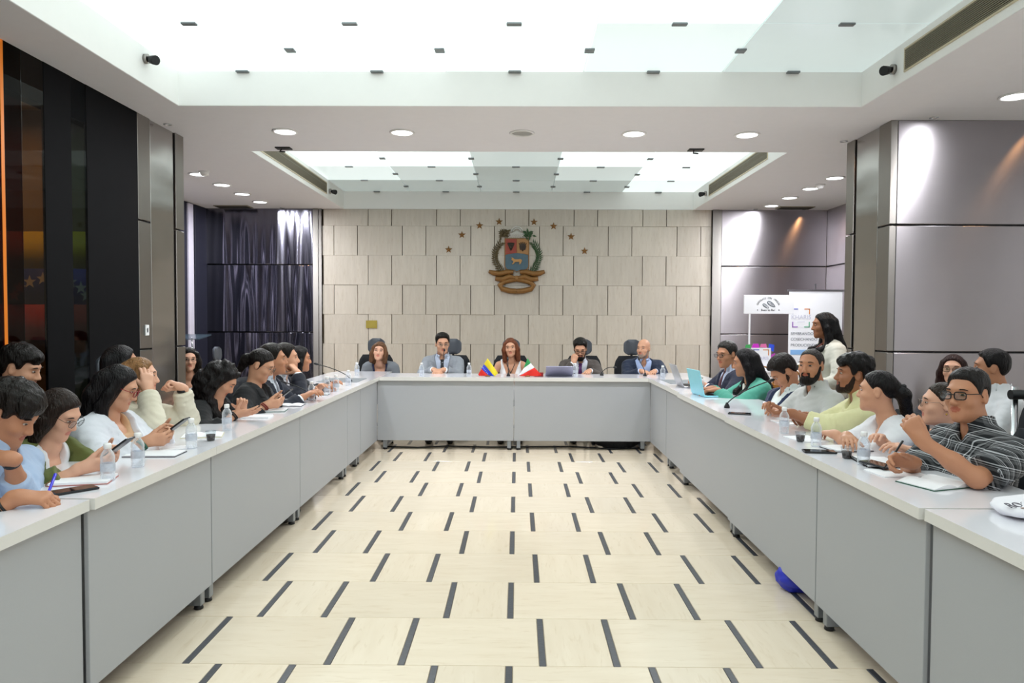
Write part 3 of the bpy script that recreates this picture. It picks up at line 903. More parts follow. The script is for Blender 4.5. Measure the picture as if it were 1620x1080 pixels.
def V3(*a): return np.array(a, float)
def nrm(v):
    v = np.asarray(v, float); return v / max(1e-9, np.linalg.norm(v))
def cap(a, b, ra, rb=None):
    a = np.asarray(a, float); b = np.asarray(b, float); rb = ra if rb is None else rb
    ba = b - a; bb = max(1e-9, float(ba @ ba)); r = max(ra, rb)
    lo = np.minimum(a, b) - r; hi = np.maximum(a, b) + r
    def f(x, y, z):
        px, py, pz = x - a[0], y - a[1], z - a[2]
        t = np.clip((px * ba[0] + py * ba[1] + pz * ba[2]) / bb, 0, 1)
        return np.sqrt((px - t * ba[0]) ** 2 + (py - t * ba[1]) ** 2 + (pz - t * ba[2]) ** 2) - (ra + (rb - ra) * t)
    return lo, hi, f
def ell(c, R, rad):
    """R rows = axes"""
    c = np.asarray(c, float); R = np.asarray(R, float); rad = np.asarray(rad, float)
    ext = np.sqrt(((R * rad[:, None]) ** 2).sum(0))
    def f(x, y, z):
        px, py, pz = x - c[0], y - c[1], z - c[2]
        q = [(px * R[i, 0] + py * R[i, 1] + pz * R[i, 2]) / rad[i] for i in range(3)]
        k0 = np.sqrt(q[0] ** 2 + q[1] ** 2 + q[2] ** 2)
        k1 = np.sqrt((q[0] / rad[0]) ** 2 + (q[1] / rad[1]) ** 2 + (q[2] / rad[2]) ** 2)
        return k0 * (k0 - 1) / np.maximum(k1, 1e-6)
    return c - ext, c + ext, f
def obox(c, R, half, r=.0):
    c = np.asarray(c, float); R = np.asarray(R, float); half = np.asarray(half, float)
    ext = np.abs(R * half[:, None]).sum(0) + r
    def f(x, y, z):
        px, py, pz = x - c[0], y - c[1], z - c[2]
        q = [np.abs(px * R[i, 0] + py * R[i, 1] + pz * R[i, 2]) - half[i] for i in range(3)]
        o = np.sqrt(sum(np.maximum(v, 0) ** 2 for v in q))
        return o + np.minimum(np.maximum(np.maximum(q[0], q[1]), q[2]), 0) - r
    return c - ext, c + ext, f
def wob(freq, amp, seed=0):
    r = np.random.RandomState(seed); A = r.normal(size=(5, 3)) * freq; ph = r.uniform(0, 6.28, 5)
    def f(x, y, z):
        v = 0
        for i in range(5):
            v = v + np.sin(A[i, 0] * x + A[i, 1] * y + A[i, 2] * z + ph[i])
        return v * (amp / 5)
    return f

EYE_W = mat('eye_white', 'b9aca2', rough=.3); EYE_I = mat('eye_iris', '23160f', rough=.2)
LIPS = {}
def eye_me():
    bm = bmesh.new(); bmesh.ops.create_uvsphere(bm, u_segments=12, v_segments=8, radius=1., matrix=Matrix.Rotation(PI / 2, 4, 'X'))
    for f in bm.faces:
        f.smooth = True; c = f.calc_center_median()
        f.material_index = 1 if c.y > .2 and abs(c.x) < .52 else 0
    me = mesh(bm); me.materials.append(EYE_W); me.materials.append(EYE_I); return me
def brow_me():
    bm = bmesh.new(); b_tube(bm, [(-.021, -.003, -.002), (-.008, .003, .003), (.007, .002, .004), (.021, -.008, -.002)], [.0035, .0045, .004, .002], 6, flat=.7); return mesh(bm)
def glasses_me(rect, w, h, r):
    bm = bmesh.new()
    for sx in (-1, 1):
        pts = []
        for k in range(20):
            a = 2 * PI * k / 20; c, s_ = math.cos(a), math.sin(a); e = .55 if rect else 1.
            pts.append((sx * .0335 + w * math.copysign(abs(c) ** e, c), -.004 * abs(c) - (.004 if c * sx > 0 else 0), h * math.copysign(abs(s_) ** e, s_)))
        b_tube(bm, pts, r, 6, closed=True)
        b_tube(bm, [(sx * (.0335 + w), -.006, h * .5), (sx * .074, -.02, h * .5), (sx * .079, -.085, h * .45), (sx * .077, -.105, -.01)], r * .85, 6)
    b_tube(bm, [(-.012, -.001, .004), (0, .002, .006), (.012, -.001, .004)], r, 6)
    return mesh(bm)
def lens_me(rect, w, h):
    bm = bmesh.new()
    vs = []
    for k in range(16):
        a = 2 * PI * k / 16; c, s_ = math.cos(a), math.sin(a); e = .55 if rect else 1.
        vs.append((w * math.copysign(abs(c) ** e, c), -.003, h * math.copysign(abs(s_) ** e, s_)))
    b_prism(bm, vs, (0, .0012, 0)); return mesh(bm)
LENS = tint('spectacle_lens', 'f2f2f2', .10)

SKIN = {}
def skin(tone):
    if tone not in SKIN:
        c = {'fair': 'dba78c', 'light': 'cf9a7c', 'tan': 'b98161', 'brown': '9c6648', 'deep': '82533a'}[tone]
        m = mat('skin_' + tone, c, rough=.48, noise=.06, nscale=30, bump=.05, bscale=300)
        b = m.node_tree.nodes['Principled BSDF']
        b.inputs['Subsurface Weight'].default_value = 0.0
        l = tuple(x * f for x, f in zip([int(c[i:i + 2], 16) / 255 for i in (0, 2, 4)], (.92, .74, .75)))
        SKIN[tone] = (m, mat('lips_' + tone, l, rough=.4, noise=.05))
    return SKIN[tone]
HAIRM = {}
def hair_mat(c, rough=.36):
    if c not in HAIRM:
        HAIRM[c] = mat('hair_' + c, c, rough=rough, noise=.7, nscale=14, stretch=(5, 5, .7), bump=1.0, bscale=24, spec=.22)
    return HAIRM[c]
CLOTH = {}
def cloth(c, rough=.8, key=None):
    if (c, key) not in CLOTH:
        CLOTH[(c, key)] = mat('cloth_' + c, c, rough=rough, noise=.07, nscale=9, bump=.25, bscale=22, sheen=.1)
    return CLOTH[(c, key)]
SHOE = mat('shoe_leather', '1a1715', rough=.35, noise=.1)
def shoe_me():
    F = Field((-.07, -.12, -.01), (.07, .2, .13), .013)
    I = np.eye(3)
    F.add(ell((0, .05, .035), I, (.046, .13, .045)), .01); F.add(ell((0, -.05, .045), I, (.04, .06, .055)), .03); F.add(cap((0, -.05, .05), (0, -.055, .11), .042, .045), .02)
    F.cut(obox((0, 0, -.05), I, (.3, .3, .052)), .004)
    return np_mesh('shoe', *F.mesh(), [SHOE])

def rot_head(heading, pitch, roll):
    """rows: right, forward, up of the head; heading from +Y towards +X"""
    h = math.radians(heading); p = math.radians(pitch); r = math.radians(roll)
    f = V3(math.sin(h) * math.cos(p), math.cos(h) * math.cos(p), -math.sin(p))
    right = V3(math.cos(h), -math.sin(h), 0)
    up = np.cross(right, f)
    R2 = right * math.cos(r) + up * math.sin(r); U2 = up * math.cos(r) - right * math.sin(r)
    return np.array([R2, f, U2])

CURL = {'rest': (.35, .5, .35), 'flat': (.12, .2, .12), 'fist': (1.25, 1.5, 1.0), 'hold': (.75, .85, .5), 'pen': (.8, .9, .55), 'open': (.05, .2, .15)}

def person(name_label, head, heading, body, tone='tan', hair=None, tops=(), h=.006, s=.95, female=False, hp=(0, 0), arms=None, seat=.42, stand=False,
           wide=1., brow='1c1512', glasses=None, beard=None, tie=None, extras=(), trousers='23252b', torso_len=.47, belly=0., neck=None, lids=True, open_eye=True, pelvis=None, age=0):
    """head: centre of the head in the room; heading/hp: where the face points (deg, pitch down, roll); body: heading of the chest (deg)"""
    h = h * (1.07 if h < .0053 else 1.2)
    base = V3(head[0], head[1], 0)
    Hc = V3(0, 0, head[2])
    HR = rot_head(heading, *hp)
    hs = s * (.96 if female else 1.0)
    def HP(x, y, z): return Hc + (HR[0] * x + HR[1] * y + HR[2] * z) * hs
    bf = V3(math.sin(math.radians(body)), math.cos(math.radians(body)), 0)
    N = Hc - V3(0, 0, .165) * s - bf * .045 * s - HR[1] * .012 * s
    if neck is not None: N = N + V3(*neck)
    L0 = torso_len * s
    if stand: pz = N[2] - L0
    else: pz = seat + .095
    dz = N[2] - pz
    L = max(L0 * .9, dz) if not stand else L0
    back = math.sqrt(max(L0 * L0 - dz * dz, 0)) if not stand else 0
    Pv = V3(N[0], N[1], pz) - bf * (back if pelvis is None else pelvis)
    L = np.linalg.norm(N - Pv)
    u = nrm(N - Pv); r = nrm(np.cross(bf, u)); f = np.cross(u, r)
    TR = np.array([r, f, u]); zs = L / .47; w = wide * s * (.9 if female else 1.0)
    def TP(x, y, z): return Pv + r * x * w + f * y * s + u * z * zs
    root = empty('person', tuple(base)); tag(root, name_label, 'person', None)
    # ---------------- arms
    SH = {sd: TP(sd * .178, -.01, .395) for sd in (-1, 1)}
    UA, FA = .285 * s, .25 * s
    A = {}
    for sd in (-1, 1):
        spec = dict((arms or {}).get(sd, {}))
        if 'wrist' in spec: W = V3(*spec['wrist']) - base
        else:
            fw = spec.get('fwd', .36); W = N + bf * fw * s + r * sd * spec.get('side', .12) * s; W[2] = spec.get('z', ZT + .035)
        S = SH[sd]; d = W - S; D = np.linalg.norm(d)
        if D > (UA + FA) * .985: W = S + d / D * (UA + FA) * .985; d = W - S; D = np.linalg.norm(d)
        a = (UA ** 2 - FA ** 2 + D * D) / (2 * D); hh = math.sqrt(max(UA * UA - a * a, 0))
        hint = spec.get('elbow', None)
        if 'E' in spec: hint = V3(*spec['E']) - base - S
        hint = hint if 'E' in spec else V3(*hint) if hint is not None else r * sd * .75 - u * .8 - f * .15
        dn = d / D; e = hint - dn * (hint @ dn); e = nrm(e)
        El = S + dn * a + e * hh
        fdir = nrm(W - El)
        hd = nrm(V3(*spec['hand'])) if 'hand' in spec else nrm(fdir + bf * .15)
        pn = V3(*spec['palm']) if 'palm' in spec else V3(0, 0, -1)
        pn = nrm(pn - hd * (pn @ hd))
        A[sd] = dict(S=S, E=El, W=W, hd=hd, pn=pn, pose=spec.get('pose', 'rest'), thumb=spec.get('thumb', None))
    # ---------------- body surface
    allp = [Hc + V3(.2, .2, .2), Hc - V3(.2, .2, .2), Pv - .22, Pv + .22] + [x for q in A.values() for x in (q['S'] + .08, q['S'] - .08, q['E'] - .07, q['E'] + .07, q['W'] - .2, q['W'] + .2)]
    lo = np.min(allp, 0); hi = np.max(allp, 0)
    bare = any(t.get('bare') for t in tops)
    th = 1.0 if bare else .72
    F = Field(lo, hi, h)
    def torso(Fl, off, tk=1., k=.05, sh=True, hem=None):
        Fl.add(ell(TP(0, -.01, .03), TR, np.array((.165 * w, .125 * s, .13 * s)) * tk + off), k)
        Fl.add(ell(TP(0, .005 + belly * .4, .17), TR, np.array((.142 * w, (.108 + belly) * s, .15 * zs)) * tk + off), k)
        Fl.add(ell(TP(0, .0, .31), TR, np.array(((.158 if not female else .15) * w, .112 * s, .15 * zs)) * tk + off), k)
        Fl.add(cap(TP(-.135, -.012, .392), TP(.135, -.012, .392), .056 * s * tk + off), k)
        for q in (-1, 1):
            Fl.add(cap(TP(q * .11, -.015, .41), TP(q * .03, -.012, .465), .034 * s * tk + off, .036 * s * tk + off), k)
            if female: Fl.add(ell(TP(q * .07, .085, .285), TR, np.array((.062 * w, .052 * s, .06 * s)) * tk + off), .04)
    if bare: torso(F, -.004)
    else:       # what the clothes hide stays slim; the upper chest and shoulders carry the neckline
        F.add(cap(Pv, TP(0, -.01, .36), .045 * s, .05 * s), .03)
        F.add(ell(TP(0, .0, .34), TR, np.array((.125 * w, .098 * s, .10 * zs))), .03)
        F.add(cap(TP(-.135, -.012, .392), TP(.135, -.012, .392), .040 * s), .03)
        for q in (-1, 1): F.add(cap(TP(q * .11, -.015, .41), TP(q * .03, -.012, .465), .026 * s, .032 * s), .04)
    nk = .047 if female else .055
    F.add(cap(HP(0, -.022, -.05), N + u * .0, nk * s, (nk + .006) * s), .03)
    F.add(cap(N, TP(0, -.02, .40), (nk + .004) * s, .048 * s), .02)
    for sd, q in A.items():
        sk = 1. if female is False else .88
        arm_b = th if not any(t.get('sleeve', 0) < .5 for t in tops) or th == 1 else 1.
        full = 1. if (bare or all(t.get('sleeve', 0) < 1.2 for t in tops)) else .75
        svm = max([t.get('sleeve', 0) for t in tops] + [0]); c1 = 1. if svm < 1.05 else .6; c2 = 1. if svm < 1.7 else .7
        F.add(cap(q['S'], q['E'], .048 * s * sk * c1, .041 * s * sk * c1), .03)
        F.add(cap(q['E'], q['E'] + (q['W'] - q['E']) * .45, .04 * s * sk * c1, .038 * s * sk * c2), .02)
        F.add(cap(q['E'] + (q['W'] - q['E']) * .4, q['W'], .038 * s * sk * c2, .0255 * s * sk), .02)
        # hand
        hd, pn = q['hd'], q['pn']; t = np.cross(hd, pn) * sd; g = s * (.95 if female else 1.03); W = q['W']
        base_k = [(.030, .088), (.010, .092), (-.010, .088), (-.027, .080)]
        segs = [(.041, .025, .021), (.046, .028, .022), (.042, .027, .021), (.033, .021, .019)]
        kr = .0132 * g
        for i, (tx, ty) in enumerate(base_k):
            K = W + hd * ty * g + t * tx * g
            F.add(cap(W + hd * .008 * g + t * tx * .55 * g, K, .0155 * g, kr), .014)
        F.add(cap(W - hd * .02, W + hd * .02 * g, .024 * g, .0235 * g), .02)
        cu = CURL[q['pose']] if isinstance(q['pose'], str) else q['pose']
        for i, (tx, ty) in enumerate(base_k):
            p = W + hd * ty * g + t * tx * g
            c = list(cu)
            if q['pose'] == 'pen' and i < 1: c = [.55, .8, .4]
            if q['pose'] == 'pen' and i > 1: c = [1.1, 1.2, .7]
            if q['pose'] == 'rest': c = [x * (1 + .12 * i) for x in c]
            ang = 0.
            spread = t * (.10, .03, -.04, -.12)[i]
            rr = (.0098, .0102, .0097, .0087)[i] * g
            for j in range(3):
                ang += c[j]
                dr = nrm(hd * math.cos(ang) + pn * math.sin(ang) + spread * math.cos(ang))
                p2 = p + dr * segs[i][j] * g
                F.add(cap(p, p2, rr, rr * .9), .004); rr *= .92; p = p2
        p = W + hd * .018 * g + t * .024 * g + pn * .004
        tc = q['thumb'] if q['thumb'] is not None else (.5, .3, .8) if q['pose'] == 'fist' else (.75, .55, .30)
        dr = nrm(hd * tc[0] + t * tc[1] + pn * tc[2])
        for j, (ln_, rr) in enumerate(((.042, .0145), (.033, .0115), (.027, .0098))):
            if j: dr = nrm(dr + hd * .22 + pn * .12)
            p2 = p + dr * ln_ * g; F.add(cap(p, p2, rr * g, rr * .88 * g), .010 if j == 0 else .004); p = p2
    # head
    def head_core(Fd, off=0.):
        Fd.add(ell(HP(0, -.014, .028), HR, np.array((.0755, .096, .088)) * hs + off), .02)
        Fd.add(ell(HP(0, .022, -.035), HR, np.array((.0635 * fj, .070, .078)) * hs + off), .03)
        Fd.add(ell(HP(0, .036, -.080), HR, np.array((.050 * fj, .055, .040)) * hs + off), .025)
        Fd.add(ell(HP(0, .078, -.104), HR, np.array((.021, .017, .016)) * hs + off), .025)
        Fd.add(ell(HP(0, .074, .030), HR, np.array((.050, .018, .014)) * hs + off), .02)
        for q in (-1, 1): Fd.add(ell(HP(q * .039, .060, -.028), HR, np.array((.024, .026, .022)) * hs + off), .02)
    fj = .93 if female else 1.
    head_core(F)
    for q in (-1, 1):
        F.cut(ell(HP(q * .0325, .101, .006), HR, np.array((.0165, .016, .0095)) * hs), .012)
        F.add(ell(HP(q * .0775, -.010, -.008), HR, np.array((.009, .019, .031)) * hs), .006)
        F.cut(ell(HP(q * .0855, -.004, -.004), HR, np.array((.005, .010, .017)) * hs), .004)
        F.add(ell(HP(q * .0115, .098, -.034), HR, np.array((.0095, .011, .0085)) * hs), .006)
    F.add(cap(HP(0, .084, .014), HP(0, .108, -.028), .0075 * hs, .0115 * hs), .012)
    F.add(ell(HP(0, .090, -.0535), HR, np.array((.0215, .0090, .0062)) * hs), .006)
    F.add(ell(HP(0, .0880, -.0665), HR, np.array((.019, .0092, .0068)) * hs), .006)
    F.cut(ell(HP(0, .103, -.0600), HR, np.array((.023, .012, .0028)) * hs), .004)
    P, Q = F.mesh()
    cen = P[Q].mean(1)
    lc = (cen - HP(0, .095, -.060)) @ HR.T / (np.array((.0235, .03, .0135)) * hs)
    mi = ((lc ** 2).sum(1) < 1).astype(int)
    sm, lm = skin(tone)
    link('body', np_mesh('body', P, Q, [sm, lm], mi), None, root)
    HM = Matrix.Translation(Hc) @ Matrix([[HR[0][i], HR[1][i], HR[2][i], 0] for i in range(3)] + [[0, 0, 0, 1]])
    def hpart(nm, me, m, x, y, z, sc=(1, 1, 1), rz=0., parent=root):
        o = link(nm, me, m, parent)
        o.matrix_local = HM @ Matrix.Diagonal((hs, hs, hs, 1)) @ Matrix.Translation((x, y, z)) @ Matrix.Rotation(rz, 4, 'Z') @ Matrix.Diagonal((*sc, 1))
        return o
    bmtl = hair_mat(brow)
    for q in (-1, 1):
        ez_ = .0052 if open_eye else .0030
        hpart('eye', shared('eye', eye_me), None, q * .0325, .0835, .0065 if open_eye else .003, (.0138, .0065, ez_), -q * .18)
        hpart('eyebrow', shared('brow', brow_me), None, q * .034, .0890, .0285, (q, 1, 1)).data
    for o in root.children:
        if o.name.startswith('eyebrow'):
            if not o.data.materials: o.data.materials.append(bmtl)
            o.material_slots[0].link = 'OBJECT'; o.material_slots[0].material = bmtl
    if glasses:
        gm, rect, gw_, gh_, gr = glasses
        k = ('gl', rect, gw_, gh_, gr)
        g = hpart('glasses', shared(k, lambda: glasses_me(rect, gw_, gh_, gr)), None, 0, .112, .003)
        if not g.data.materials: g.data.materials.append(gm)
        g.material_slots[0].link = 'OBJECT'; g.material_slots[0].material = gm
        for q in (-1, 1):
            l = link('lens', shared(('ln', rect, gw_, gh_), lambda: lens_me(rect, gw_ - gr * .5, gh_ - gr * .5)), LENS, g, (q * .0335, 0, 0))
    # ---------------- hair and beard
    if hair:
        style, hc = hair[0], hair[1]
        o_ = dict(hair[2]) if len(hair) > 2 else {}
        hh_ = max(h * 1.05, .0062)
        pts = [Hc + .19 * s, Hc - .19 * s]
        strands = []
        for st in o_.get('strands', []):
            ps = [HP(*p[1:]) if p[0] == 'h' else TP(*p[1:]) for p in st['p']]
            strands.append((ps, st['r'])); pts += [p + .06 for p in ps] + [p - .06 for p in ps]
        G_ = Field(np.min(pts, 0), np.max(pts, 0), hh_)
        vol = o_.get('vol', .010); top = o_.get('top', 0.); hl = o_.get('line', .072)
        head_core(G_)
        def hxyz(Fd):
            x, y, z = Fd.xyz((slice(None),) * 3); px, py, pz_ = x - Hc[0], y - Hc[1], z - Hc[2]
            return [(px * HR[i][0] + py * HR[i][1] + pz_ * HR[i][2]) / hs for i in range(3)]
        hx, hy, hz = hxyz(G_)
        if style == 'short':
            zb = np.interp(hy, [-.12, -.07, -.05, -.034, -.005, .010, .026, .040, .058, .075, .12], [-.082, -.076, -.05, .012, .022, -.012, -.004, .034, hl - .012, hl, hl + .006])
        elif style == 'tied':
            zb = np.interp(hy, [-.12, -.07, -.045, -.03, -.005, .012, .03, .05, .075, .12], [-.07, -.06, -.03, .008, .02, .0, .022, .045, hl, hl + .006])
        else:
            zb = np.interp(hy, [-.12, .015, .030, .045, .062, .075, .12], [-.16, -.14, -.05, .020, hl - .014, hl, hl + .006])
        zb = zb - np.abs(hx) * .05 + (.010 * np.exp(-((np.abs(hx) - .042) / .014) ** 2) * (hy > .04) if style == 'short' else 0.) + o_.get('part', 0.) * hx
        g_ = np.clip((hz - zb) / o_.get('soft', .026), 0, 1); g_ = g_ * g_ * (3 - 2 * g_)
        tz = np.clip((hz - .03) / .07, 0, 1)
        G_.d -= ((-.014 + g_ * (vol + .014 + top * tz)) * hs).astype(np.float32)
        for q in o_.get('blobs', []):
            G_.add(ell(HP(*q[:3]), HR, np.array(q[3:6]) * hs), .02)
        for ps, rr in strands:
            for i in range(len(ps) - 1):
                G_.add(cap(ps[i], ps[i + 1], rr[i] * s, rr[i + 1] * s), .018)
        if style in ('long', 'bob', 'curly_long') and o_.get('recut', True):
            G_.cut(ell(HP(0, .115, -.045), HR, np.array((.058, .075, .105)) * hs), .008)
        am = o_.get('rough', .0012)
        sc_ = o_.get('freq', 95)
        ph_ = np.arctan2(hx, hy + .02 + .0 * hz)
        G_.d += (o_.get('ridge', .0016) * np.sin(26 * ph_ + 30 * hz + 2 * np.sin(9 * ph_))).astype(np.float32)
        G_.warp(wob(sc_, am * 2.2, int(abs(head[0] * 1000)) % 97))
        P, Q = G_.mesh()
        P = relax(P, Q, 2)
        link('hair', np_mesh('hair', P, Q, [hair_mat(hc)]), None, root)
        for e_ in o_.get('scrunchie', []):
            bm = bmesh.new(); c = HP(*e_)
            b_tube(bm, [tuple(c + (HR[0] * math.cos(a) + HR[2] * math.sin(a)) * .028 * s * (1 + .15 * math.sin(5 * a)) + HR[1] * .006 * math.sin(7 * a)) for a in [2 * PI * k / 20 for k in range(20)]], .014, 8, closed=True)
            link('scrunchie', mesh(bm), cloth('15151a'), root)
    if beard:
        G_ = Field(Hc - .17 * s, Hc + .17 * s, max(h * .9, .0045))
        bl = beard[1]; head_core(G_)
        G_.add(ell(HP(0, .090, -.0535), HR, np.array((.021, .0105, .0065)) * hs), .006); G_.add(ell(HP(0, .0885, -.0665), HR, np.array((.019, .0105, .0075)) * hs), .006)
        if bl > .003: G_.add(ell(HP(0, .070, -.112), HR, np.array((.034, .026, .022)) * hs), .03)
        x, y, z = G_.xyz((slice(None),) * 3); px, py, pz_ = x - Hc[0], y - Hc[1], z - Hc[2]
        hx, hy, hz = [(px * HR[i][0] + py * HR[i][1] + pz_ * HR[i][2]) / hs for i in range(3)]
        line = np.interp(hy, [-.01, .005, .02, .045, .07, .08, .12], [-.16, .01, .0, -.052, -.066, -.040, -.040])
        line = np.where((np.abs(hx) > .030) & (hy > .06), -.075, line)
        g_ = np.clip((line - hz) / .012, 0, 1) * np.clip((hz + .145) / .02, 0, 1)
        lip = np.clip((((hx / .021) ** 2 + ((hz + .0605) / .0095) ** 2) - 1) / .6, 0, 1); lip = np.where(hy < .05, 1, lip)
        G_.d -= ((-.004 + g_ * lip * (.004 + max(bl, .0022))) * hs).astype(np.float32)
        G_.warp(wob(170, .0012 if bl > .003 else .0004, 3))
        P, Q = G_.mesh(); link('beard', np_mesh('beard', P, Q, [hair_mat(beard[0])]), None, root)
    # ---------------- clothes
    for ti, t in enumerate(tops):
        ch = t.get('h', max(.0078, h * 1.3)) * (1.15 if ti else 1.); off = t.get('off', .006)
        Fc = Field(lo - .03, hi + .03, ch)
        torso(Fc, off, 1., k=.05)
        sv = t.get('sleeve', 0)           # 0 none, <1 part of the upper arm, 1..2 along the forearm
        Fc.add(ell(TP(0, .0, .425), TR, np.array((.105 * w, .078 * s, .045 * zs)) + off), .03)
        for sd, q in A.items():
            sk = .9 if female else 1.
            lo_r = t.get('loose', .0)
            if sv > 0:
                e1 = q['S'] + (q['E'] - q['S']) * min(sv, 1)
                Fc.add(cap(q['S'], e1, .052 * s * sk + off + lo_r * .4, .047 * s * sk + off + lo_r), .045)
                if sv > 1:
                    e2 = q['E'] + (q['W'] - q['E']) * (sv - 1)
                    Fc.add(cap(q['E'], e2, .046 * s * sk + off + lo_r * .7, (.033 + .012 * (2 - sv)) * s * sk + off + lo_r * .6), .02)
                    dd = nrm(q['W'] - q['E'])
                else: e2 = e1; dd = nrm(q['E'] - q['S'])
                # open cuff
                Rr = np.array([np.cross(dd, [0.3, .5, .8]), dd, np.zeros(3)]); Rr[0] = nrm(Rr[0]); Rr[2] = np.cross(Rr[0], Rr[1])
                Fc.cut(obox(e2 + dd * .05, Rr, (.075, .05, .075)), .003)
            elif t.get('bare'):
                Fc.cut(ell(TP(sd * .205, -.01, .40), TR, (.075 * w, .12 * s, .09 * s)), .006)
        # wrinkles
        wa = t.get('wrinkle', .0035)
        if wa: Fc.warp(wob(34, wa * 1.6, ti + int(abs(head[1] * 100)) % 50)); Fc.warp(wob(75, wa * .8, 9 + ti))
        if sv > 1 and wa:
            for sd, q in A.items():
                ax_ = nrm(q['W'] - q['E']); ax2 = nrm(q['E'] - q['S'])
                for cpt, a_, am_ in ((q['E'], ax_ + ax2, .011), (q['S'] + (q['E'] - q['S']) * .45, ax2, .007), (q['S'] + (q['E'] - q['S']) * .05, ax2, .007), (q['E'] + (q['W'] - q['E']) * .6, ax_, .008)):
                    a_ = nrm(a_); ph_ = (ti + sd + cpt[0] * 9) % 6; b_ = nrm(np.cross(a_, [.3, .2, .9])); fr_ = 2 * PI / (.030 + .008 * (ti % 2))
                    Fc.crease(cpt, .085, lambda x, y, z, a_=a_, b_=b_, am_=am_, ph_=ph_, fr_=fr_, cpt=cpt: am_ * .5 * np.sin(fr_ * ((x - cpt[0]) * a_[0] + (y - cpt[1]) * a_[1] + (z - cpt[2]) * a_[2]) + 1.6 * np.sin(38 * ((x - cpt[0]) * b_[0] + (y - cpt[1]) * b_[1] + (z - cpt[2]) * b_[2])) + ph_))
        # collar and neck
        col = t.get('collar')
        nr = (nk + .012) * s
        if col:
            Fc.add(cap(TP(0, -.012, .44), N + u * col * s + nrm(HP(0, -.02, -.05) - N) * .01, nr + .014, nr + .010), .012)
        Fc.cut(cap(N - u * .03, N + u * .25, nr - (.002 if col else -.012), nr + .004 + (0 if col else .02)), .004)
        if col and not t.get('v'): Fc.cut(ell(N + f * .085 * s + u * (.035 if tie else .0), TR, (.024 * w, .055 * s, (.036 if tie else .062) * s)), .004)
        if t.get('scoop'):
            Fc.cut(ell(TP(0, .10, .46), TR, (t['scoop'][0] * w, .14 * s, t['scoop'][1] * s)), .006)
        def region(fn):
            sl = (slice(None),) * 3; x, y, z = Fc.xyz(sl)
            px, py, pz_ = x - Pv[0], y - Pv[1], z - Pv[2]
            X = (px * r[0] + py * r[1] + pz_ * r[2]) / w; Y = (px * f[0] + py * f[1] + pz_ * f[2]) / s; Z = (px * u[0] + py * u[1] + pz_ * u[2]) / zs
            fn(X, Y, Z)
        if t.get('v'):
            z0, wv = t['v']
            def vee(X, Y, Z):
                hw = wv * np.clip((Z - z0) / (.47 - z0), 0, 1.3)
                if t.get('lapel', True):
                    lw = .062 * np.clip((Z - z0) / .08, 0, 1) * np.clip((.50 - Z) / .05 + .35, 0, 1)
                    m = (Y > .0) & (np.abs(X) < hw + lw) & (Z > z0)
                    Fc.d[m] -= .006
                    m2 = (Y > .02) & (Z < z0) & (np.abs(X - .012) < .014)
                    Fc.d[m2] -= .003
                cutd = np.maximum(np.abs(X) - hw, np.maximum(-Y, z0 - Z)) * w
                Fc.d[:] = np.maximum(Fc.d, -cutd)
                if t.get('open'):       # falls open below the button too
                    c2 = np.maximum(np.abs(X) - t['open'], -Y) * w
                    Fc.d[:] = np.maximum(Fc.d, -c2)
            region(vee)
        hem = t.get('hem', -.05 if ti == 0 else .07)
        region(lambda X, Y, Z: np.maximum(Fc.d, (hem - Z) * zs, out=Fc.d))
        P, Q = Fc.mesh()
        if len(P) == 0: continue
        P = relax(P, Q, 2)
        m = t['mat'] if 'mat' in t else cloth(t['col'])
        g = link(t['name'], np_mesh(t['name'], P, Q, [m]), None, root)
        if t.get('label'): g['label'] = t['label']
        if t.get('v') and t.get('lapel', True):
            z0, wv = t['v']
            Ft = Field(np.minimum(Pv, N) - .24, np.maximum(Pv, N) + .24, max(.0078, h * 1.2))
            torso(Ft, off + .010, 1., k=.05); Ft.add(ell(TP(0, .0, .425), TR, np.array((.105 * w, .078 * s, .045 * zs)) + off + .010), .03)
            x, y, z = Ft.xyz((slice(None),) * 3); px, py, pz_ = x - Pv[0], y - Pv[1], z - Pv[2]
            X = (px * r[0] + py * r[1] + pz_ * r[2]) / w; Y = (px * f[0] + py * f[1] + pz_ * f[2]) / s; Z = (px * u[0] + py * u[1] + pz_ * u[2]) / zs
            hw = wv * np.clip((Z - z0) / (.47 - z0), 0, 1.3); lw = .058 * np.clip((Z - z0) / .16, .15, 1) * np.where(np.abs(Z - .385) < .006, .55, 1)
            full = Ft.d.copy()
            for sd in (-1, 1):
                Ft.d = np.maximum(full, np.maximum(np.maximum(hw - X * sd, X * sd - hw - lw) * w, np.maximum(-Y + .02, np.maximum(z0 - Z, Z - .458)))).astype(np.float32)
                P, Q = Ft.mesh()
                if len(P): link('lapel', np_mesh('lapel', P, Q, [m]), None, g)
        if t.get('cuff'):
            for sd, q in A.items():
                dd = nrm(q['W'] - q['E']); bm = bmesh.new()
                b_tube(bm, [tuple(q['W'] - dd * .03), tuple(q['W'] - dd * .004)], (.034 if female else .038) * s, 14)
                link('shirt_cuff', mesh(bm), cloth(t['cuff']), g)
        if t.get('pocket'):
            bm = bmesh.new(); c = TP(.085, .125, .335)
            b_box(bm, (-.028, -.012, -.006), (.028, .012, .009), .002, mtx=Matrix.Translation(c) @ Matrix([[r[i], f[i], u[i], 0] for i in range(3)] + [[0, 0, 0, 1]]))
            link('pocket_square', mesh(bm), cloth('f0f0f4'), g)
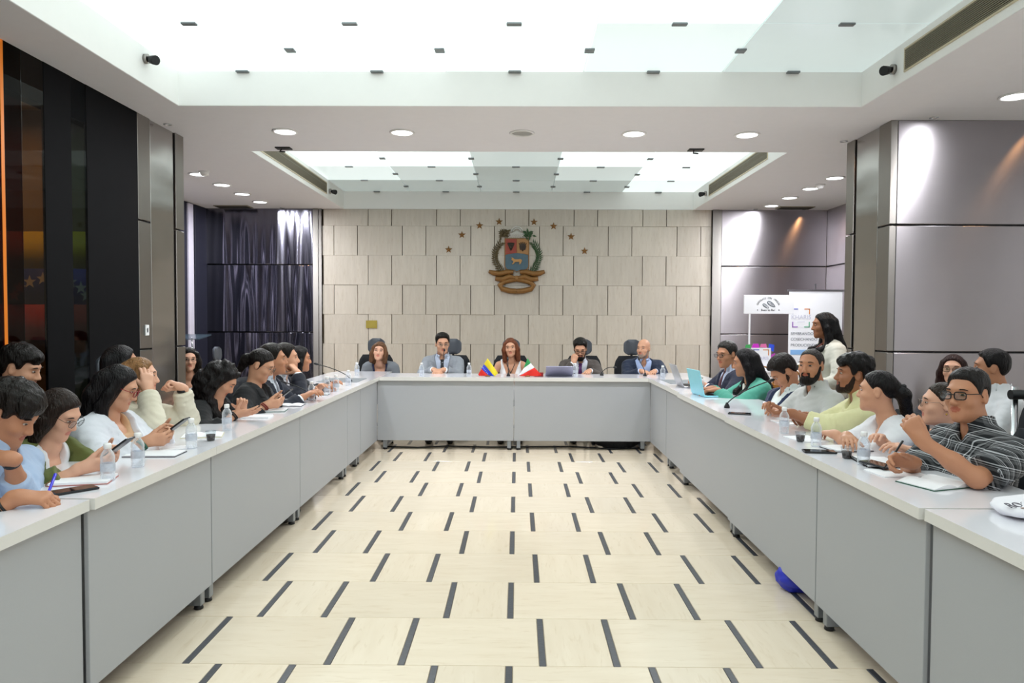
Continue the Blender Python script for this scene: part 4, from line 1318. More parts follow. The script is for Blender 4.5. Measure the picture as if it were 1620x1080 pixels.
    if tie:
        Ft = Field(np.minimum(Pv, N) - .25, np.maximum(Pv, N) + .25, .0065)
        torso(Ft, .018, 1., k=.05)
        Ft.add(cap(TP(0, -.012, .44), N + u * .02 * s, nk * s + .03, nk * s + .026), .012)
        sl = (slice(None),) * 3; x, y, z = Ft.xyz(sl); px, py, pz_ = x - Pv[0], y - Pv[1], z - Pv[2]
        X = (px * r[0] + py * r[1] + pz_ * r[2]); Y = (px * f[0] + py * f[1] + pz_ * f[2]); Z = (px * u[0] + py * u[1] + pz_ * u[2]) / zs
        hw = np.clip(.016 + (.445 - Z) * .085, .013, .036) + .008 * (np.abs(Z - .452) < .022)
        Ft.d = np.maximum(Ft.d, np.maximum(np.abs(X) - hw, np.maximum(-Y + .02, np.maximum(Z - .475, .10 - Z))))
        P, Q = Ft.mesh(); link('necktie', np_mesh('necktie', P, Q, [cloth(tie, .5)]), None, root)
    # ---------------- legs
    Fl = Field(np.minimum(Pv, Pv + bf * .5) - V3(.32, .32, Pv[2]), np.maximum(Pv, Pv + bf * .5) + V3(.32, .32, .2), .02)
    kmax = None
    if not stand and abs(bf[0]) > .8:
        kmax = max(.12, abs(Pv[0] + base[0]) - 1.86)
    elif not stand and bf[1] < -.8 and head[1] > 8: kmax = max(.12, Pv[1] + base[1] - 8.12)
    rt = V3(math.cos(math.radians(body)), -math.sin(math.radians(body)), 0)
    Fl.add(ell(Pv - V3(0, 0, .0), np.array([rt, bf, (0, 0, 1)]), (.172 * w, .13 * s, .10 * s)), .04)
    feet = []
    for sd in (-1, 1):
        hip = Pv + rt * sd * .09 * w
        if stand: kn = hip + V3(0, 0, -.42 * s) + bf * .02; an = V3(kn[0], kn[1], .09) - bf * .03
        else:
            kf = .40 * s
            if kmax is not None: kf = min(kf, kmax)
            kn = hip + bf * kf + rt * sd * .03; kn[2] = Pv[2] - .02
            an = kn - bf * (.08 * s if kf > .3 else -.0); an[2] = .10
            if head[1] > 8.5: an = kn + bf * .20 * s; an[2] = .10
        Fl.add(cap(hip, kn, .085 * s, .062 * s), .04); Fl.add(cap(kn, an, .062 * s, .045 * s), .02)
        feet.append(an)
    P, Q = Fl.mesh(); link('trousers', np_mesh('trousers', P, Q, [cloth(trousers)]), None, root)
    for an in feet:
        link('shoe', shared('shoe', shoe_me), None, root, (an[0], an[1], .0), (0, 0, -math.radians(body)))
    info = dict(root=root, base=base, HP=HP, TP=TP, A=A, N=N, Pv=Pv, HR=HR, s=s, hpart=hpart, r=r, f=f, u=u)
    for e_ in extras: e_(info)
    return info

def seated_chair(info, body, label, **k):
    p = info['base'] + info['Pv']; b = math.radians(body)
    k.setdefault('low', not (abs(p[0]) < 1.9 and p[1] > 8.5)); return chair(p[0] - .02 * math.sin(b), p[1] - .02 * math.cos(b), body, label, **k)

# ---- things worn
def watch(sd, m, dm='101114', wdt=.018):
    def f(I):
        q = I['A'][sd]; dd = nrm(q['W'] - q['E']); c = q['W'] - dd * .018
        bm = bmesh.new(); b_tube(bm, [tuple(c - dd * wdt / 2), tuple(c + dd * wdt / 2)], .0325 * I['s'], 16)
        o = link('wristwatch', mesh(bm), m, I['root'])
        bm = bmesh.new(); t = -q['pn']
        c2 = c + t * .033 * I['s']; b_tube(bm, [tuple(c2 - t * .004), tuple(c2 + t * .006)], .017, 14)
        link('watch_face', mesh(bm), mat('watch_face', dm, rough=.2), o)
    return f
def bracelet(sd, m, k=.05, n=2):
    def f(I):
        q = I['A'][sd]; dd = nrm(q['W'] - q['E'])
        for i in range(n):
            c = q['W'] - dd * (k + .011 * i); bm = bmesh.new()
            b_tube(bm, [tuple(c - dd * .004), tuple(c + dd * .004)], .034 * I['s'], 16); link('bracelet', mesh(bm), m, I['root'])
    return f
def earring(sd, m, r_=.009):
    def f(I):
        bm = bmesh.new(); bmesh.ops.create_icosphere(bm, subdivisions=2, radius=r_); I['hpart']('earring', mesh(bm, smooth=True), m, sd * .083, -.006, -.05)
    return f
def lanyard(m):
    def f(I):
        bm = bmesh.new()
        for q in (-1, 1):
            b_tube(bm, [tuple(I['TP'](q * .065, .03, .47)), tuple(I['TP'](q * .06, .118, .40)), tuple(I['TP'](q * .035, .145, .30)), tuple(I['TP'](0, .14, .2))], .006, 6)
        link('lanyard', mesh(bm), m, I['root'])
    return f
def necklace(m):
    def f(I):
        bm = bmesh.new()
        b_tube(bm, [tuple(I['TP'](q * .06, .06 + .06 * (1 - abs(q)), .455 - .11 * (1 - abs(q)) ** .8)) for q in [x / 6 for x in range(-6, 7)]], .0035, 6); b_box(bm, (-.008, -.006, -.02), (.008, .006, .02), .002, mtx=Matrix.Translation(I['TP'](0, .135, .335)))
        link('necklace', mesh(bm), m, I['root'])
    return f

# ================================================================== THINGS ON THE TABLES
plastic = bpy.data.materials.new('clear_bottle'); plastic.use_nodes = True
_n = plastic.node_tree; _p = _n.nodes['Principled BSDF']; _p.inputs['Base Color'].default_value = (.9, .93, .96, 1); _p.inputs['Roughness'].default_value = .12
_t = _n.nodes.new('ShaderNodeBsdfTransparent'); _t.inputs['Color'].default_value = (.93, .95, .98, 1)
_lw = _n.nodes.new('ShaderNodeLayerWeight'); _lw.inputs['Blend'].default_value = .45
_mr = _n.nodes.new('ShaderNodeMapRange'); _mr.inputs['To Min'].default_value = .10; _mr.inputs['To Max'].default_value = .85
_mx = _n.nodes.new('ShaderNodeMixShader')
_n.links.new(_lw.outputs['Facing'], _mr.inputs['Value']); _n.links.new(_mr.outputs['Result'], _mx.inputs['Fac'])
_n.links.new(_t.outputs[0], _mx.inputs[1]); _n.links.new(_p.outputs[0], _mx.inputs[2]); _n.links.new(_mx.outputs[0], _n.nodes['Material Output'].inputs['Surface'])
label_m = mat('bottle_label', 'c9ced8', rough=.4, noise=.3, nscale=60, alpha=.75)
def bottle_me():
    bm = bmesh.new(); pr = [(.0, .001), (.023, .001), (.0265, .006)]
    for k in range(7): pr += [(.0268, .010 + k * .011), (.0250, .0155 + k * .011)]
    pr += [(.0268, .09), (.0262, .098), (.022, .110), (.015, .121), (.0115, .127), (.0115, .134)]
    b_lathe(bm, pr, 16, caps=False); return mesh(bm)
def cap_me():
    bm = bmesh.new(); b_lathe(bm, [(.0125, .128), (.0145, .129), (.0145, .145), (.0125, .148), (0, .148)], 14); return mesh(bm)
def lab_me():
    bm = bmesh.new(); b_lathe(bm, [(.0271, .040), (.0274, .042), (.0274, .068), (.0271, .070)], 16, caps=False); return mesh(bm)
BT = [(-1.615, 2.837, 'water bottle on the left run beside the olive jacket'), (-1.633, 3.098, 'water bottle on the left run beside the white jacket sleeve'),
      (-1.603, 3.545, 'water bottle on the left run next to the coffee cup'), (-1.661, 4.127, 'water bottle on the left run beyond the coffee cup'),
      (-1.601, 5.623, 'water bottle on the left run at the foot of a microphone'), (-1.596, 6.066, 'water bottle on the left run before the long haired woman\'s hands'),
      (-1.574, 6.275, 'water bottle on the left run, nearer of the pair before the gap inlay'), (-1.597, 6.829, 'water bottle on the left run beside the far microphone base'),
      (-1.777, 8.013, 'water bottle on the left corner table by the grey cardigan'), (-1.057, 7.99, 'water bottle at the head left of the grey suit'),
      (-.536, 8.02, 'water bottle at the head right of the grey suit'), (.638, 8.05, 'water bottle at the head beside the open laptop'),
      (1.541, 7.71, 'water bottle on the right corner table before the bald man'), (1.593, 6.30, 'water bottle on the right run beside the turquoise laptop'),
      (1.515, 4.122, 'water bottle on the right run under the outstretched arm'), (1.522, 3.696, 'water bottle on the right run next to the farther coffee cup'),
      (1.545, 3.236, 'water bottle on the right run before the spiral notebook')]
for x, y, lb in BT:
    t = empty('water_bottle', (x, y, ZT), random.uniform(0, 6)); tag(t, lb, 'bottle', 'water bottles on the tables')
    link('bottle_body', shared('bot', bottle_me), plastic, t); link('cap', shared('bcap', cap_me), M['white'], t); link('label_band', shared('blab', lab_me), label_m, t)
coffee = mat('coffee', '2a1711', rough=.2)
cupm = tint('clear_cup', 'eef2f5', .12)
def cup_me():
    bm = bmesh.new(); b_lathe(bm, [(0, .001), (.019, .001), (.026, .05), (.0275, .052), (.0265, .053), (.0255, .05)], 16, caps=False); return mesh(bm)
def cof_me():
    bm = bmesh.new(); b_lathe(bm, [(0, .003), (.0185, .003), (.0228, .034), (0, .034)], 16, caps=False); return mesh(bm)
for x, y, lb in ((-1.601, 3.766, 'small clear cup of black coffee on the left run'), (1.497, 3.837, 'small clear cup of coffee on the right run, the farther one'), (1.536, 3.381, 'small clear cup of coffee on the right run, the nearer one')):
    t = empty('coffee_cup', (x, y, ZT)); tag(t, lb, 'cup', 'coffee cups'); link('cup', shared('cup', cup_me), cupm, t); link('coffee', shared('cof', cof_me), coffee, t)
# gooseneck microphones
def mic(b, tip, lb, base=True):
    t = empty('gooseneck_microphone', (b[0], b[1], ZT)); tag(t, lb, 'microphone', 'gooseneck microphones')
    T = Vector(tip) - Vector((b[0], b[1], ZT))
    bm = bmesh.new(); b_lathe(bm, [(0, 0), (.022, 0), (.02, .012), (.011, .03), (.008, .04)], 12); link('base', mesh(bm), M['black'], t)
    p = [Vector((0, 0, .03)), Vector((-.03 * (1 if T.x > 0 else -1) * -1, 0, .075)), T * .45 + Vector((0, 0, .05)), T * .93]
    if abs(T.x) < .1: p = [Vector((0, 0, .03)), Vector((0, -.005, .08)), T * .7, T * .93]
    cv = []
    for i in range(13):
        s_ = i / 12; q = [(1 - s_) ** 3, 3 * s_ * (1 - s_) ** 2, 3 * s_ * s_ * (1 - s_), s_ ** 3]
        cv.append(sum((p[k] * q[k] for k in range(4)), Vector()))
    bm = bmesh.new(); b_tube(bm, cv, .0042, 8); link('gooseneck', mesh(bm), M['black'], t)
    d = (cv[-1] - cv[-2]).normalized(); bm = bmesh.new(); b_tube(bm, [cv[-1], cv[-1] + d * .01, cv[-1] + d * .035, cv[-1] + d * .045], [.006, .011, .011, .006], 10); link('microphone_head', mesh(bm), M['black'], t)
mic((-1.675, 7.25), (-2.02, 7.25, .985), 'black gooseneck microphone on the left corner table'); mic((-1.625, 5.70), (-1.985, 5.70, .975), 'black gooseneck microphone reaching to the black blazer, left run')
mic((-.102, 8.05), (-.11, 8.12, .98), 'black gooseneck microphone before the woman in white, head table'); mic((.95, 8.2), (1.10, 8.28, .895), 'black gooseneck microphone right of the brown suit')
mic((1.43, 8.15), (1.37, 8.2, .985), 'black gooseneck microphone before the bald man'); mic((1.523, 5.278), (1.845, 5.278, 1.01), 'black gooseneck microphone on the right run before the navy suit')
# notebooks and papers
def flat_item(name, x, y, w, d, hgt, rz, m, lb, cat, top=None, spiral=None, z=ZT):
    t = empty(name, (x, y, z + .0005), rz); tag(t, lb, cat, 'papers and notebooks')
    boxes('cover', [((-w / 2, -d / 2, 0), (w / 2, d / 2, .003))], m, t)
    if top is not None and hgt > .0045: boxes('pages', [((-w / 2 + .003, -d / 2 + .003, .003), (w / 2 - .003, d / 2 - .003, hgt))], top, t)
    if spiral:
        bm = bmesh.new()
        for k in range(14):
            yy = -d / 2 + d * (k + .5) / 14
            b_tube(bm, [(-w / 2 + .006 * math.cos(a), yy, .006 + .008 * math.sin(a)) for a in [2 * PI * j / 8 for j in range(8)]], .0014, 5, closed=True)
        link('spiral_binding', mesh(bm), spiral, t)
    return t
def open_book(name, x, y, w, d, rz, cm, lb, z=ZT, lift=.008):
    t = empty(name, (x, y, z + .0005), rz); tag(t, lb, 'notebook', 'papers and notebooks')
    boxes('cover', [((-w - .004, -d / 2 - .004, 0), (w + .004, d / 2 + .004, .003))], cm, t)
    for q in (-1, 1):
        bm = bmesh.new(); n = 8; A = []
        for i in range(n + 1):
            u_ = i / n; xx = q * w * u_; zz = .003 + lift * math.sin(PI * min(1, u_ * 1.05)) * (1 - .4 * u_) + .003
            A.append((xx, zz))
        vs = [[bm.verts.new((xx, yy, zz)) for xx, zz in A] for yy in (-d / 2, d / 2)]; vb = [[bm.verts.new((xx, yy, .003)) for xx, zz in A] for yy in (-d / 2, d / 2)]
        for i in range(n):
            bm.faces.new((vs[0][i], vs[0][i + 1], vs[1][i + 1], vs[1][i])); bm.faces.new((vb[0][i], vb[1][i], vb[1][i + 1], vb[0][i + 1]))
            for e in (0, 1): bm.faces.new((vs[e][i], vb[e][i], vb[e][i + 1], vs[e][i + 1]))
        bm.faces.new((vs[0][n], vb[0][n], vb[1][n], vs[1][n]))
        link('page_block', mesh(bm), M['paper'], t)
cov_red = mat('cover_red', 'b06a62', rough=.5); cov_navy = mat('cover_navy', '22283c', rough=.5); cov_green = mat('cover_green', '2f5a48', rough=.5); cov_cream = mat('cover_cream', 'd8cfb4', rough=.6); cov_dark = mat('cover_dark', '2d2830', rough=.5)
flat_item('notebook', -1.70, 2.82, .21, .15, .012, .25, cov_red, 'spiral notebook with red cover under the olive sleeves', 'notebook', M['paper'], M['gold'])
flat_item('notebook', -1.70, 3.38, .24, .14, .008, .05, cov_dark, 'dark folder with white papers before the white jacket', 'folder', M['paper'])
flat_item('paper_sheet', -1.68, 3.55, .15, .10, .004, .5, M['paper'], 'loose white paper beside the white jacket papers', 'paper', M['paper'])
open_book('notebook', -1.71, 3.92, .10, .15, .3, cov_cream, 'open cream notebook behind the coffee cup, left run')
flat_item('notebook', -1.68, 4.66, .18, .12, .010, .05, M['paper'], 'small white notepad under the curly haired woman\'s hand', 'notepad', M['paper'])
flat_item('notebook', -1.68, 4.98, .17, .14, .010, .15, cov_green, 'green edged notebook before the black blazer', 'notebook', M['paper'])
open_book('notebook', -1.66, 5.28, .09, .13, .1, cov_navy, 'open white notebook in front of the dark suit, left run')
open_book('notebook', -1.67, 6.05, .09, .13, .1, cov_navy, 'open notebook with dark cover near the left microphone')
flat_item('notebook', 1.64, 3.62, .2, .15, .010, .15, cov_dark, 'dark edged notepad before the ponytailed woman', 'notepad', M['paper'])
flat_item('notebook', 1.62, 3.27, .15, .21, .012, -.1, cov_dark, 'black spiral notebook with blank page on the right run', 'notebook', M['paper'], M['black'])
flat_item('paper_sheet', 1.60, 3.06, .2, .15, .003, .1, M['paper'], 'white sheet of paper beside the plaid shirt\'s hand', 'paper', M['paper'])
open_book('notebook', 1.66, 2.86, .12, .17, .35, cov_green, 'open notebook with green cover under the plaid man\'s arms', lift=.016)
flat_item('paper_sheet', 1.56, 3.92, .15, .2, .002, .2, M['paper'], 'white paper near the farther coffee cup', 'paper')
flat_item('paper_sheet', 1.70, 4.55, .15, .2, .002, .1, M['paper'], 'white paper in front of the bearded man', 'paper')
# phones
def phone_me():
    bm = bmesh.new(); b_box(bm, (-.036, -.075, -.004), (.036, .075, .004), .0035, 2); return mesh(bm)
def phone(x, y, z, rot, lb):
    if rot == 'heldL': rot = Matrix(((0, .8, -.6), (-1, 0, 0), (0, .6, .8))).to_euler()
    t = link('phone', shared('phone', phone_me), mat('phone_case', '15171b', rough=.3), None, (x, y, z), rot); tag(t, lb, 'phone', 'phones')
    boxes('screen', [((-.033, -.071, .0041), (.033, .071, .0048))], mat('phone_glass', '0a0c12', rough=.08), t)
phone(-1.64, 2.66, ZT + .005, (0, 0, -.7), 'black phone lying beside the young man\'s hand, left run')
phone(1.47, 3.53, ZT + .005, (0, 0, 1.4), 'dark phone lying by the nearer coffee cup, right run')
phone(1.575, 3.17, ZT + .017, (0, 0, .3), 'black phone lying on the spiral notebook')
phone(1.51, 4.93, ZT + .005, (0, 0, 1.2), 'dark phone lying below the right hand microphone')
# laptops
def laptop(x, y, rz, lid_m, tilt, lb, w=.31, d=.215):
    t = empty('laptop', (x, y, ZT), rz); tag(t, lb, 'laptop')
    boxes('base', [((-w / 2, -d / 2, .001), (w / 2, d / 2, .014))], lid_m, t, bev=.003)
    bm = bmesh.new()
    for i in range(5):
        for j in range(12): b_box(bm, (-w / 2 + .02 + j * (w - .04) / 12, -.02 + i * .021, .014), (-w / 2 + .016 + (j + 1) * (w - .04) / 12, -.002 + i * .021, .0165))
    link('keyboard', mesh(bm), M['black'], t)
    L = boxes('lid', [((-w / 2, 0, 0), (w / 2, .008, d))], lid_m, t, bev=.002, loc=(0, d / 2, .012)); L.rotation_euler = (-tilt, 0, 0)
    boxes('screen', [((-w / 2 + .008, -.0012, .01), (w / 2 - .008, -.0002, d - .008))], mat('laptop_screen', '20242c', rough=.15, emit='6f8290', estr=.4), L)
# rz: local +y (hinge side) points away from the user
laptop(.46, 8.19, PI, mat('lilac_aluminium', 'a3a3bb', rough=.35, metal=.3), 1.02, 'lilac grey laptop open on the head table', w=.30)
laptop(1.66, 6.92, PI / 2, mat('silver_lid', 'b4b6bc', rough=.3, metal=.5), .35, 'silver laptop before the man with burgundy tie')
laptop(1.63, 6.12, PI / 2 + .1, mat('turquoise_lid', '8fd6e6', rough=.3), .22, 'turquoise laptop before the woman in green')
# desk flags
def desk_flag(x, y, strips, lb, cols, extra=None):
    t = empty('desk_flag', (x, y, ZT)); tag(t, lb, 'flag', 'desk flags')
    bm = bmesh.new(); b_lathe(bm, [(0, 0), (.03, 0), (.028, .01), (.006, .016)], 14); link('base', mesh(bm), M['gold'], t)
    bm = bmesh.new(); b_tube(bm, [(0, 0, .01), (.0, 0, .195)], .003, 6); link('pole', mesh(bm), M['gold'], t)
    for nm, pts, c in zip(('top_stripe', 'middle_stripe', 'bottom_stripe'), strips, cols):
        bm = bmesh.new(); F = []; n = 6
        (a, b, c_, d) = [Vector((p[0], 0, p[1])) for p in pts]
        g = []
        for i in range(n + 1):
            row = []
            for j in range(n + 1):
                q = a.lerp(b, i / n).lerp(d.lerp(c_, i / n), j / n)
                row.append((q.x, -.012 + .010 * math.sin(q.x * 60 + q.z * 25), max(q.z, .006)))
            g.append(row)
        vf = [[bm.verts.new(p) for p in r] for r in g]; vb = [[bm.verts.new((p[0], p[1] + .003, p[2])) for p in r] for r in g]
        for i in range(n):
            for j in range(n):
                bm.faces.new((vf[i][j], vf[i + 1][j], vf[i + 1][j + 1], vf[i][j + 1])); bm.faces.new((vb[i][j], vb[i][j + 1], vb[i + 1][j + 1], vb[i + 1][j]))
        for i in range(n):
            for e in (0, n):
                bm.faces.new((vf[i][e], vb[i][e], vb[i + 1][e], vf[i + 1][e])); bm.faces.new((vf[e][i], vb[e][i], vb[e][i + 1], vf[e][i + 1]))
        link(nm, mesh(bm, smooth=True), c, t)
    if extra: extra(t)
FY = mat('flag_yellow', 'e9d52e', rough=.6); FB = mat('flag_blue', '2b3fc0', rough=.6); FR = mat('flag_red', 'd8281c', rough=.6); FG = mat('flag_green', '2f9a56', rough=.6); FW = mat('flag_white', 'f2f2f4', rough=.6)
def stars7(t):
    for k in range(7):
        a = .35 + k * .36; bm = bmesh.new()
        b_prism(bm, [((.0052 if i % 2 == 0 else .0022) * math.cos(PI / 2 + i * PI / 5), 0, (.0052 if i % 2 == 0 else .0022) * math.sin(PI / 2 + i * PI / 5)) for i in range(10)], (0, .001, 0))
        o = link('white_star', mesh(bm), FW, t, (-.075 + .075 * (k / 6), -.026, .115 - .085 * (k / 6) ** 1.3))
desk_flag(-.33, 8.0, [((0, .20), (.115, .035), (.075, .0), (-.04, .135)), ((-.04, .135), (.075, .0), (.02, .0), (-.068, .085)), ((-.068, .085), (.02, 0), (-.09, .0), (-.105, .02))],
          'small desk flag with yellow, blue and red bands and white stars', (FY, FB, FR), stars7)
desk_flag(.11, 8.0, [((0, .205), (.035, .15), (-.045, .09), (-.03, .13)), ((.035, .15), (.075, .10), (-.105, .0), (-.045, .09)), ((.075, .10), (.155, .02), (.13, .0), (-.105, .0))],
          'small desk flag with green, white and red bands', (FG, FW, FR))
boxes('flag_holder', [((-.05, -.02, 0), (.05, .02, .045))], mat('dark_red_box', '8a1d1d', rough=.4), bev=.004, loc=(.235, 8.02, ZT))
tag(bpy.data.objects['flag_holder'], 'small dark red box beside the green white red flag', 'box')

# ---- shopping bag at the picture edge, bags on the floor
def lump(name, c, rad, h, m, lb, cat, seed, flat=0.):
    F = Field(np.array((-rad[0], -rad[1], -.0)) * 1.35 - .02, np.array((rad[0], rad[1], rad[2])) * 1.35 + .02, h)
    F.add(ell((0, 0, rad[2] * .5), np.eye(3), (rad[0], rad[1], rad[2] * .62)), .01)
    F.warp(wob(40, .012, seed)); F.warp(wob(90, .005, seed + 1)); F.cut(obox((0, 0, -.25), np.eye(3), (1, 1, .2505)), .002)
    F.cut(obox((0, 0, -.25), np.eye(3), (1, 1, .2505)), 0)
    o = link(name, np_mesh(name, *F.mesh(), [m]), None, None, c); tag(o, lb, cat); return o
bg = lump('cloth_bag', (1.72, 2.40, ZT), (.13, .13, .05), .008, cloth('eceaf0'), 'folded white cloth bag with printed lettering on the near right table', 'bag', 4)
text('lettering', 'ROCAO', .042, mat('print_grey', '55525c', rough=.6), bg, (-.06, -.035, .048), (.25, 0, .25))
boxes('print_stroke', [((-.05, -.004, 0), (.06, .002, .001)), ((-.04, -.014, 0), (.05, -.009, .001))], mat('print_brown', '7a4a2a', rough=.6), bg, loc=(-.05, -.068, .045))
boxes('print_patch', [((0, 0, 0), (.035, .018, .001))], mat('print_ochre', 'd09a3a', rough=.6), bg, loc=(-.02, .0, .053))
lump('blue_bag', (1.52, 3.86, 0), (.13, .10, .13), .012, mat('blue_nylon', '2a35b8', rough=.45), 'blue bag on the floor under the right run', 'bag', 8)
lump('black_bag', (1.12, 8.12, 0), (.26, .12, .16), .014, cloth('14171c'), 'black bag on the floor under the head table', 'bag', 11)
bm = bmesh.new(); b_tube(bm, [(-1.45, 8.05, .008), (-1.1, 8.0, .008), (-.8, 8.1, .008), (-.3, 8.05, .008), (.1, 8.08, .008), (.6, 8.12, .008), (1.05, 7.97, .008), (1.4, 8.05, .008)], .008, 6)
tag(link('floor_cable', mesh(bm), M['black']), 'black cable lying on the floor under the head table', 'cable')

# ---- flag hung in the corridor behind the glass
fl = empty('wall_flag', (-3.78, 5.90, 1.25)); tag(fl, 'large yellow blue red flag with stars behind the dark glass', 'flag')
for i, (nm, m, z0, z1) in enumerate((('yellow_band', FY, .58, .88), ('blue_band', FB, .29, .58), ('red_band', FR, 0, .29))):
    bm = bmesh.new(); n = 30; A = [(-.6 + 1.2 * k / n, -.02 + .012 * math.sin(k * .9)) for k in range(n + 1)]
    for a, b in zip(A, A[1:]):
        bm.faces.new([bm.verts.new(q) for q in ((a[0], a[1], z0), (b[0], b[1], z0), (b[0], b[1], z1), (a[0], a[1], z1))]).smooth = True
    bmesh.ops.remove_doubles(bm, verts=bm.verts, dist=1e-5); bmesh.ops.solidify(bm, geom=bm.faces[:], thickness=.004)
    link(nm, mesh(bm), m, fl)
for k in range(8):
    a = PI * (k + .5) / 8; bm = bmesh.new()
    b_prism(bm, [((.055 if i % 2 == 0 else .022) * math.cos(PI / 2 + i * PI / 5), 0, (.055 if i % 2 == 0 else .022) * math.sin(PI / 2 + i * PI / 5)) for i in range(10)], (0, .003, 0))
    link('white_star', mesh(bm), FW, fl, (-.3 * math.cos(a), -.045, .33 + .17 * math.sin(a)))

# ================================================================== EXHIBITORS' CORNER ON THE RIGHT
wht = mat('display_board', 'f3f3f7', rough=.5, noise=.01); ink = mat('print_black', '3a3c40', rough=.6); lav = mat('print_lavender', 'c9c9dc', rough=.6); gry = mat('print_slate', '6a7078', rough=.6)
bn = empty('rollup_banner', (4.26, 10.45, 0)); tag(bn, 'white roll-up banner behind the standing woman', 'banner')
boxes('banner_sheet', [((-.38, -.004, .06), (.38, .004, 1.84))], wht, bn)
boxes('top_bar', [((-.41, -.012, 1.84), (.41, .012, 1.868))], M['chrome'], bn, bev=.003); boxes('banner_base', [((-.42, -.1, 0), (.42, .1, .07))], M['chrome'], bn, bev=.01)
boxes('rear_pole', [((-.01, .01, .06), (.01, .03, 1.95))], M['chrome'], bn)
RX = (PI / 2, 0, 0)
text('lettering', 'KHARIS', .085, lav, bn, (-.205, -.006, 1.47), RX); boxes('underline', [((-.26, -.0055, 1.402), (-.15, -.0045, 1.408))], lav, bn)
for s_, x_, z_ in (('SEMBRANDO', -.35, 1.235), ('CO', 0.03, 1.235), ('COSECHANDO', -.35, 1.155), ('ESP', .06, 1.155), ('PRODUCIENDO', -.35, 1.07)): text('lettering', s_, .055, gry, bn, (x_, -.006, z_), RX, align='LEFT')
boxes('blue_band', [((-.35, -.0075, .935), (.1, -.0045, 1.005))], mat('print_sky', '8ab8ea', rough=.6), bn)
def corner_marks(p, cx, cz, hw, hh, L, th, y, cols):
    for (sx, sz), c in zip(((-1, 1), (1, 1), (-1, -1), (1, -1)), cols):
        x = cx + sx * hw; z = cz + sz * hh
        boxes('corner_mark', [((min(x, x - sx * L), y - .002, min(z, z - sz * th)), (max(x, x - sx * L), y, max(z, z - sz * th))), ((min(x, x - sx * th), y - .002, min(z, z - sz * L)), (max(x, x - sx * th), y, max(z, z - sz * L)))], c, p)
KC = (mat('mark_indigo', '5a62c0', rough=.6), mat('mark_orange', 'd88a4a', rough=.6), mat('mark_purple', 'a06ac0', rough=.6), mat('mark_green', '68b08a', rough=.6))
corner_marks(bn, -.205, 1.46, .125, .135, .08, .014, -.0045, KC)
sg = empty('shop_sign', (3.42, 9.95, 0)); tag(sg, 'white chocolate sign board on a post', 'sign')
boxes('sign_board', [((-.34, -.012, 1.515), (.34, .012, 1.77))], wht, sg, bev=.003); boxes('post', [((-.268, -.01, .02), (-.248, .01, 1.52))], wht, sg); boxes('sign_foot', [((-.38, -.12, 0), (-.14, .12, .02))], wht, sg, bev=.004)
arc = 'CHOCOLATE CON IMPULSA'
for i, ch in enumerate(arc):
    if ch == ' ': continue
    a = PI * (1 - (i + .5) / len(arc)) * .86 + PI * .07
    text('arc_letter', ch, .034, ink, sg, (-.01 + .150 * math.cos(a), -.014, 1.612 + .115 * math.sin(a)), (PI / 2, -(a - PI / 2) * -1 * -1, 0), sx=.8)
[text('lettering', s_, .04, ink, sg, (x_, -.014, 1.565), RX) for s_, x_ in (('Bean', -.07), ('to', 0), ('Bar', .055))]
for q in (-1, 1):
    bm = bmesh.new(); b_prism(bm, [((.012 if i % 2 == 0 else .005) * math.cos(PI / 2 + i * PI / 4), 0, (.012 if i % 2 == 0 else .005) * math.sin(PI / 2 + i * PI / 4)) for i in range(8)], (0, .002, 0)); link('printed_star', mesh(bm), ink, sg, (-.01 + q * .145, -.0145, 1.566))
for cx, cz, L, an in ((-.045, 1.62, .05, -.6), (.03, 1.645, .065, -.6)):
    bm = bmesh.new(); pts = []
    for k in range(16):
        a = 2 * PI * k / 16; x = L * math.cos(a); z = L * .42 * math.sin(a) * (1 - .25 * math.cos(a)); pts.append((cx + x * math.cos(an) - z * math.sin(an), 0, cz + x * math.sin(an) + z * math.cos(an)))
    b_prism(bm, pts, (0, .0015, 0)); link('cocoa_pod', mesh(bm), gry, sg, (0, -.0142, 0))
    bm = bmesh.new()
    for k in (-1, 0, 1):
        b_tube(bm, [(cx + (L * .8 * v) * math.cos(an) - k * L * .2 * (1 - v * v) * math.sin(an), 0, cz + (L * .8 * v) * math.sin(an) + k * L * .2 * (1 - v * v) * math.cos(an)) for v in (-1, -.5, 0, .5, 1)], .0025, 4)
    link('pod_groove', mesh(bm), wht, sg, (0, -.0155, 0))
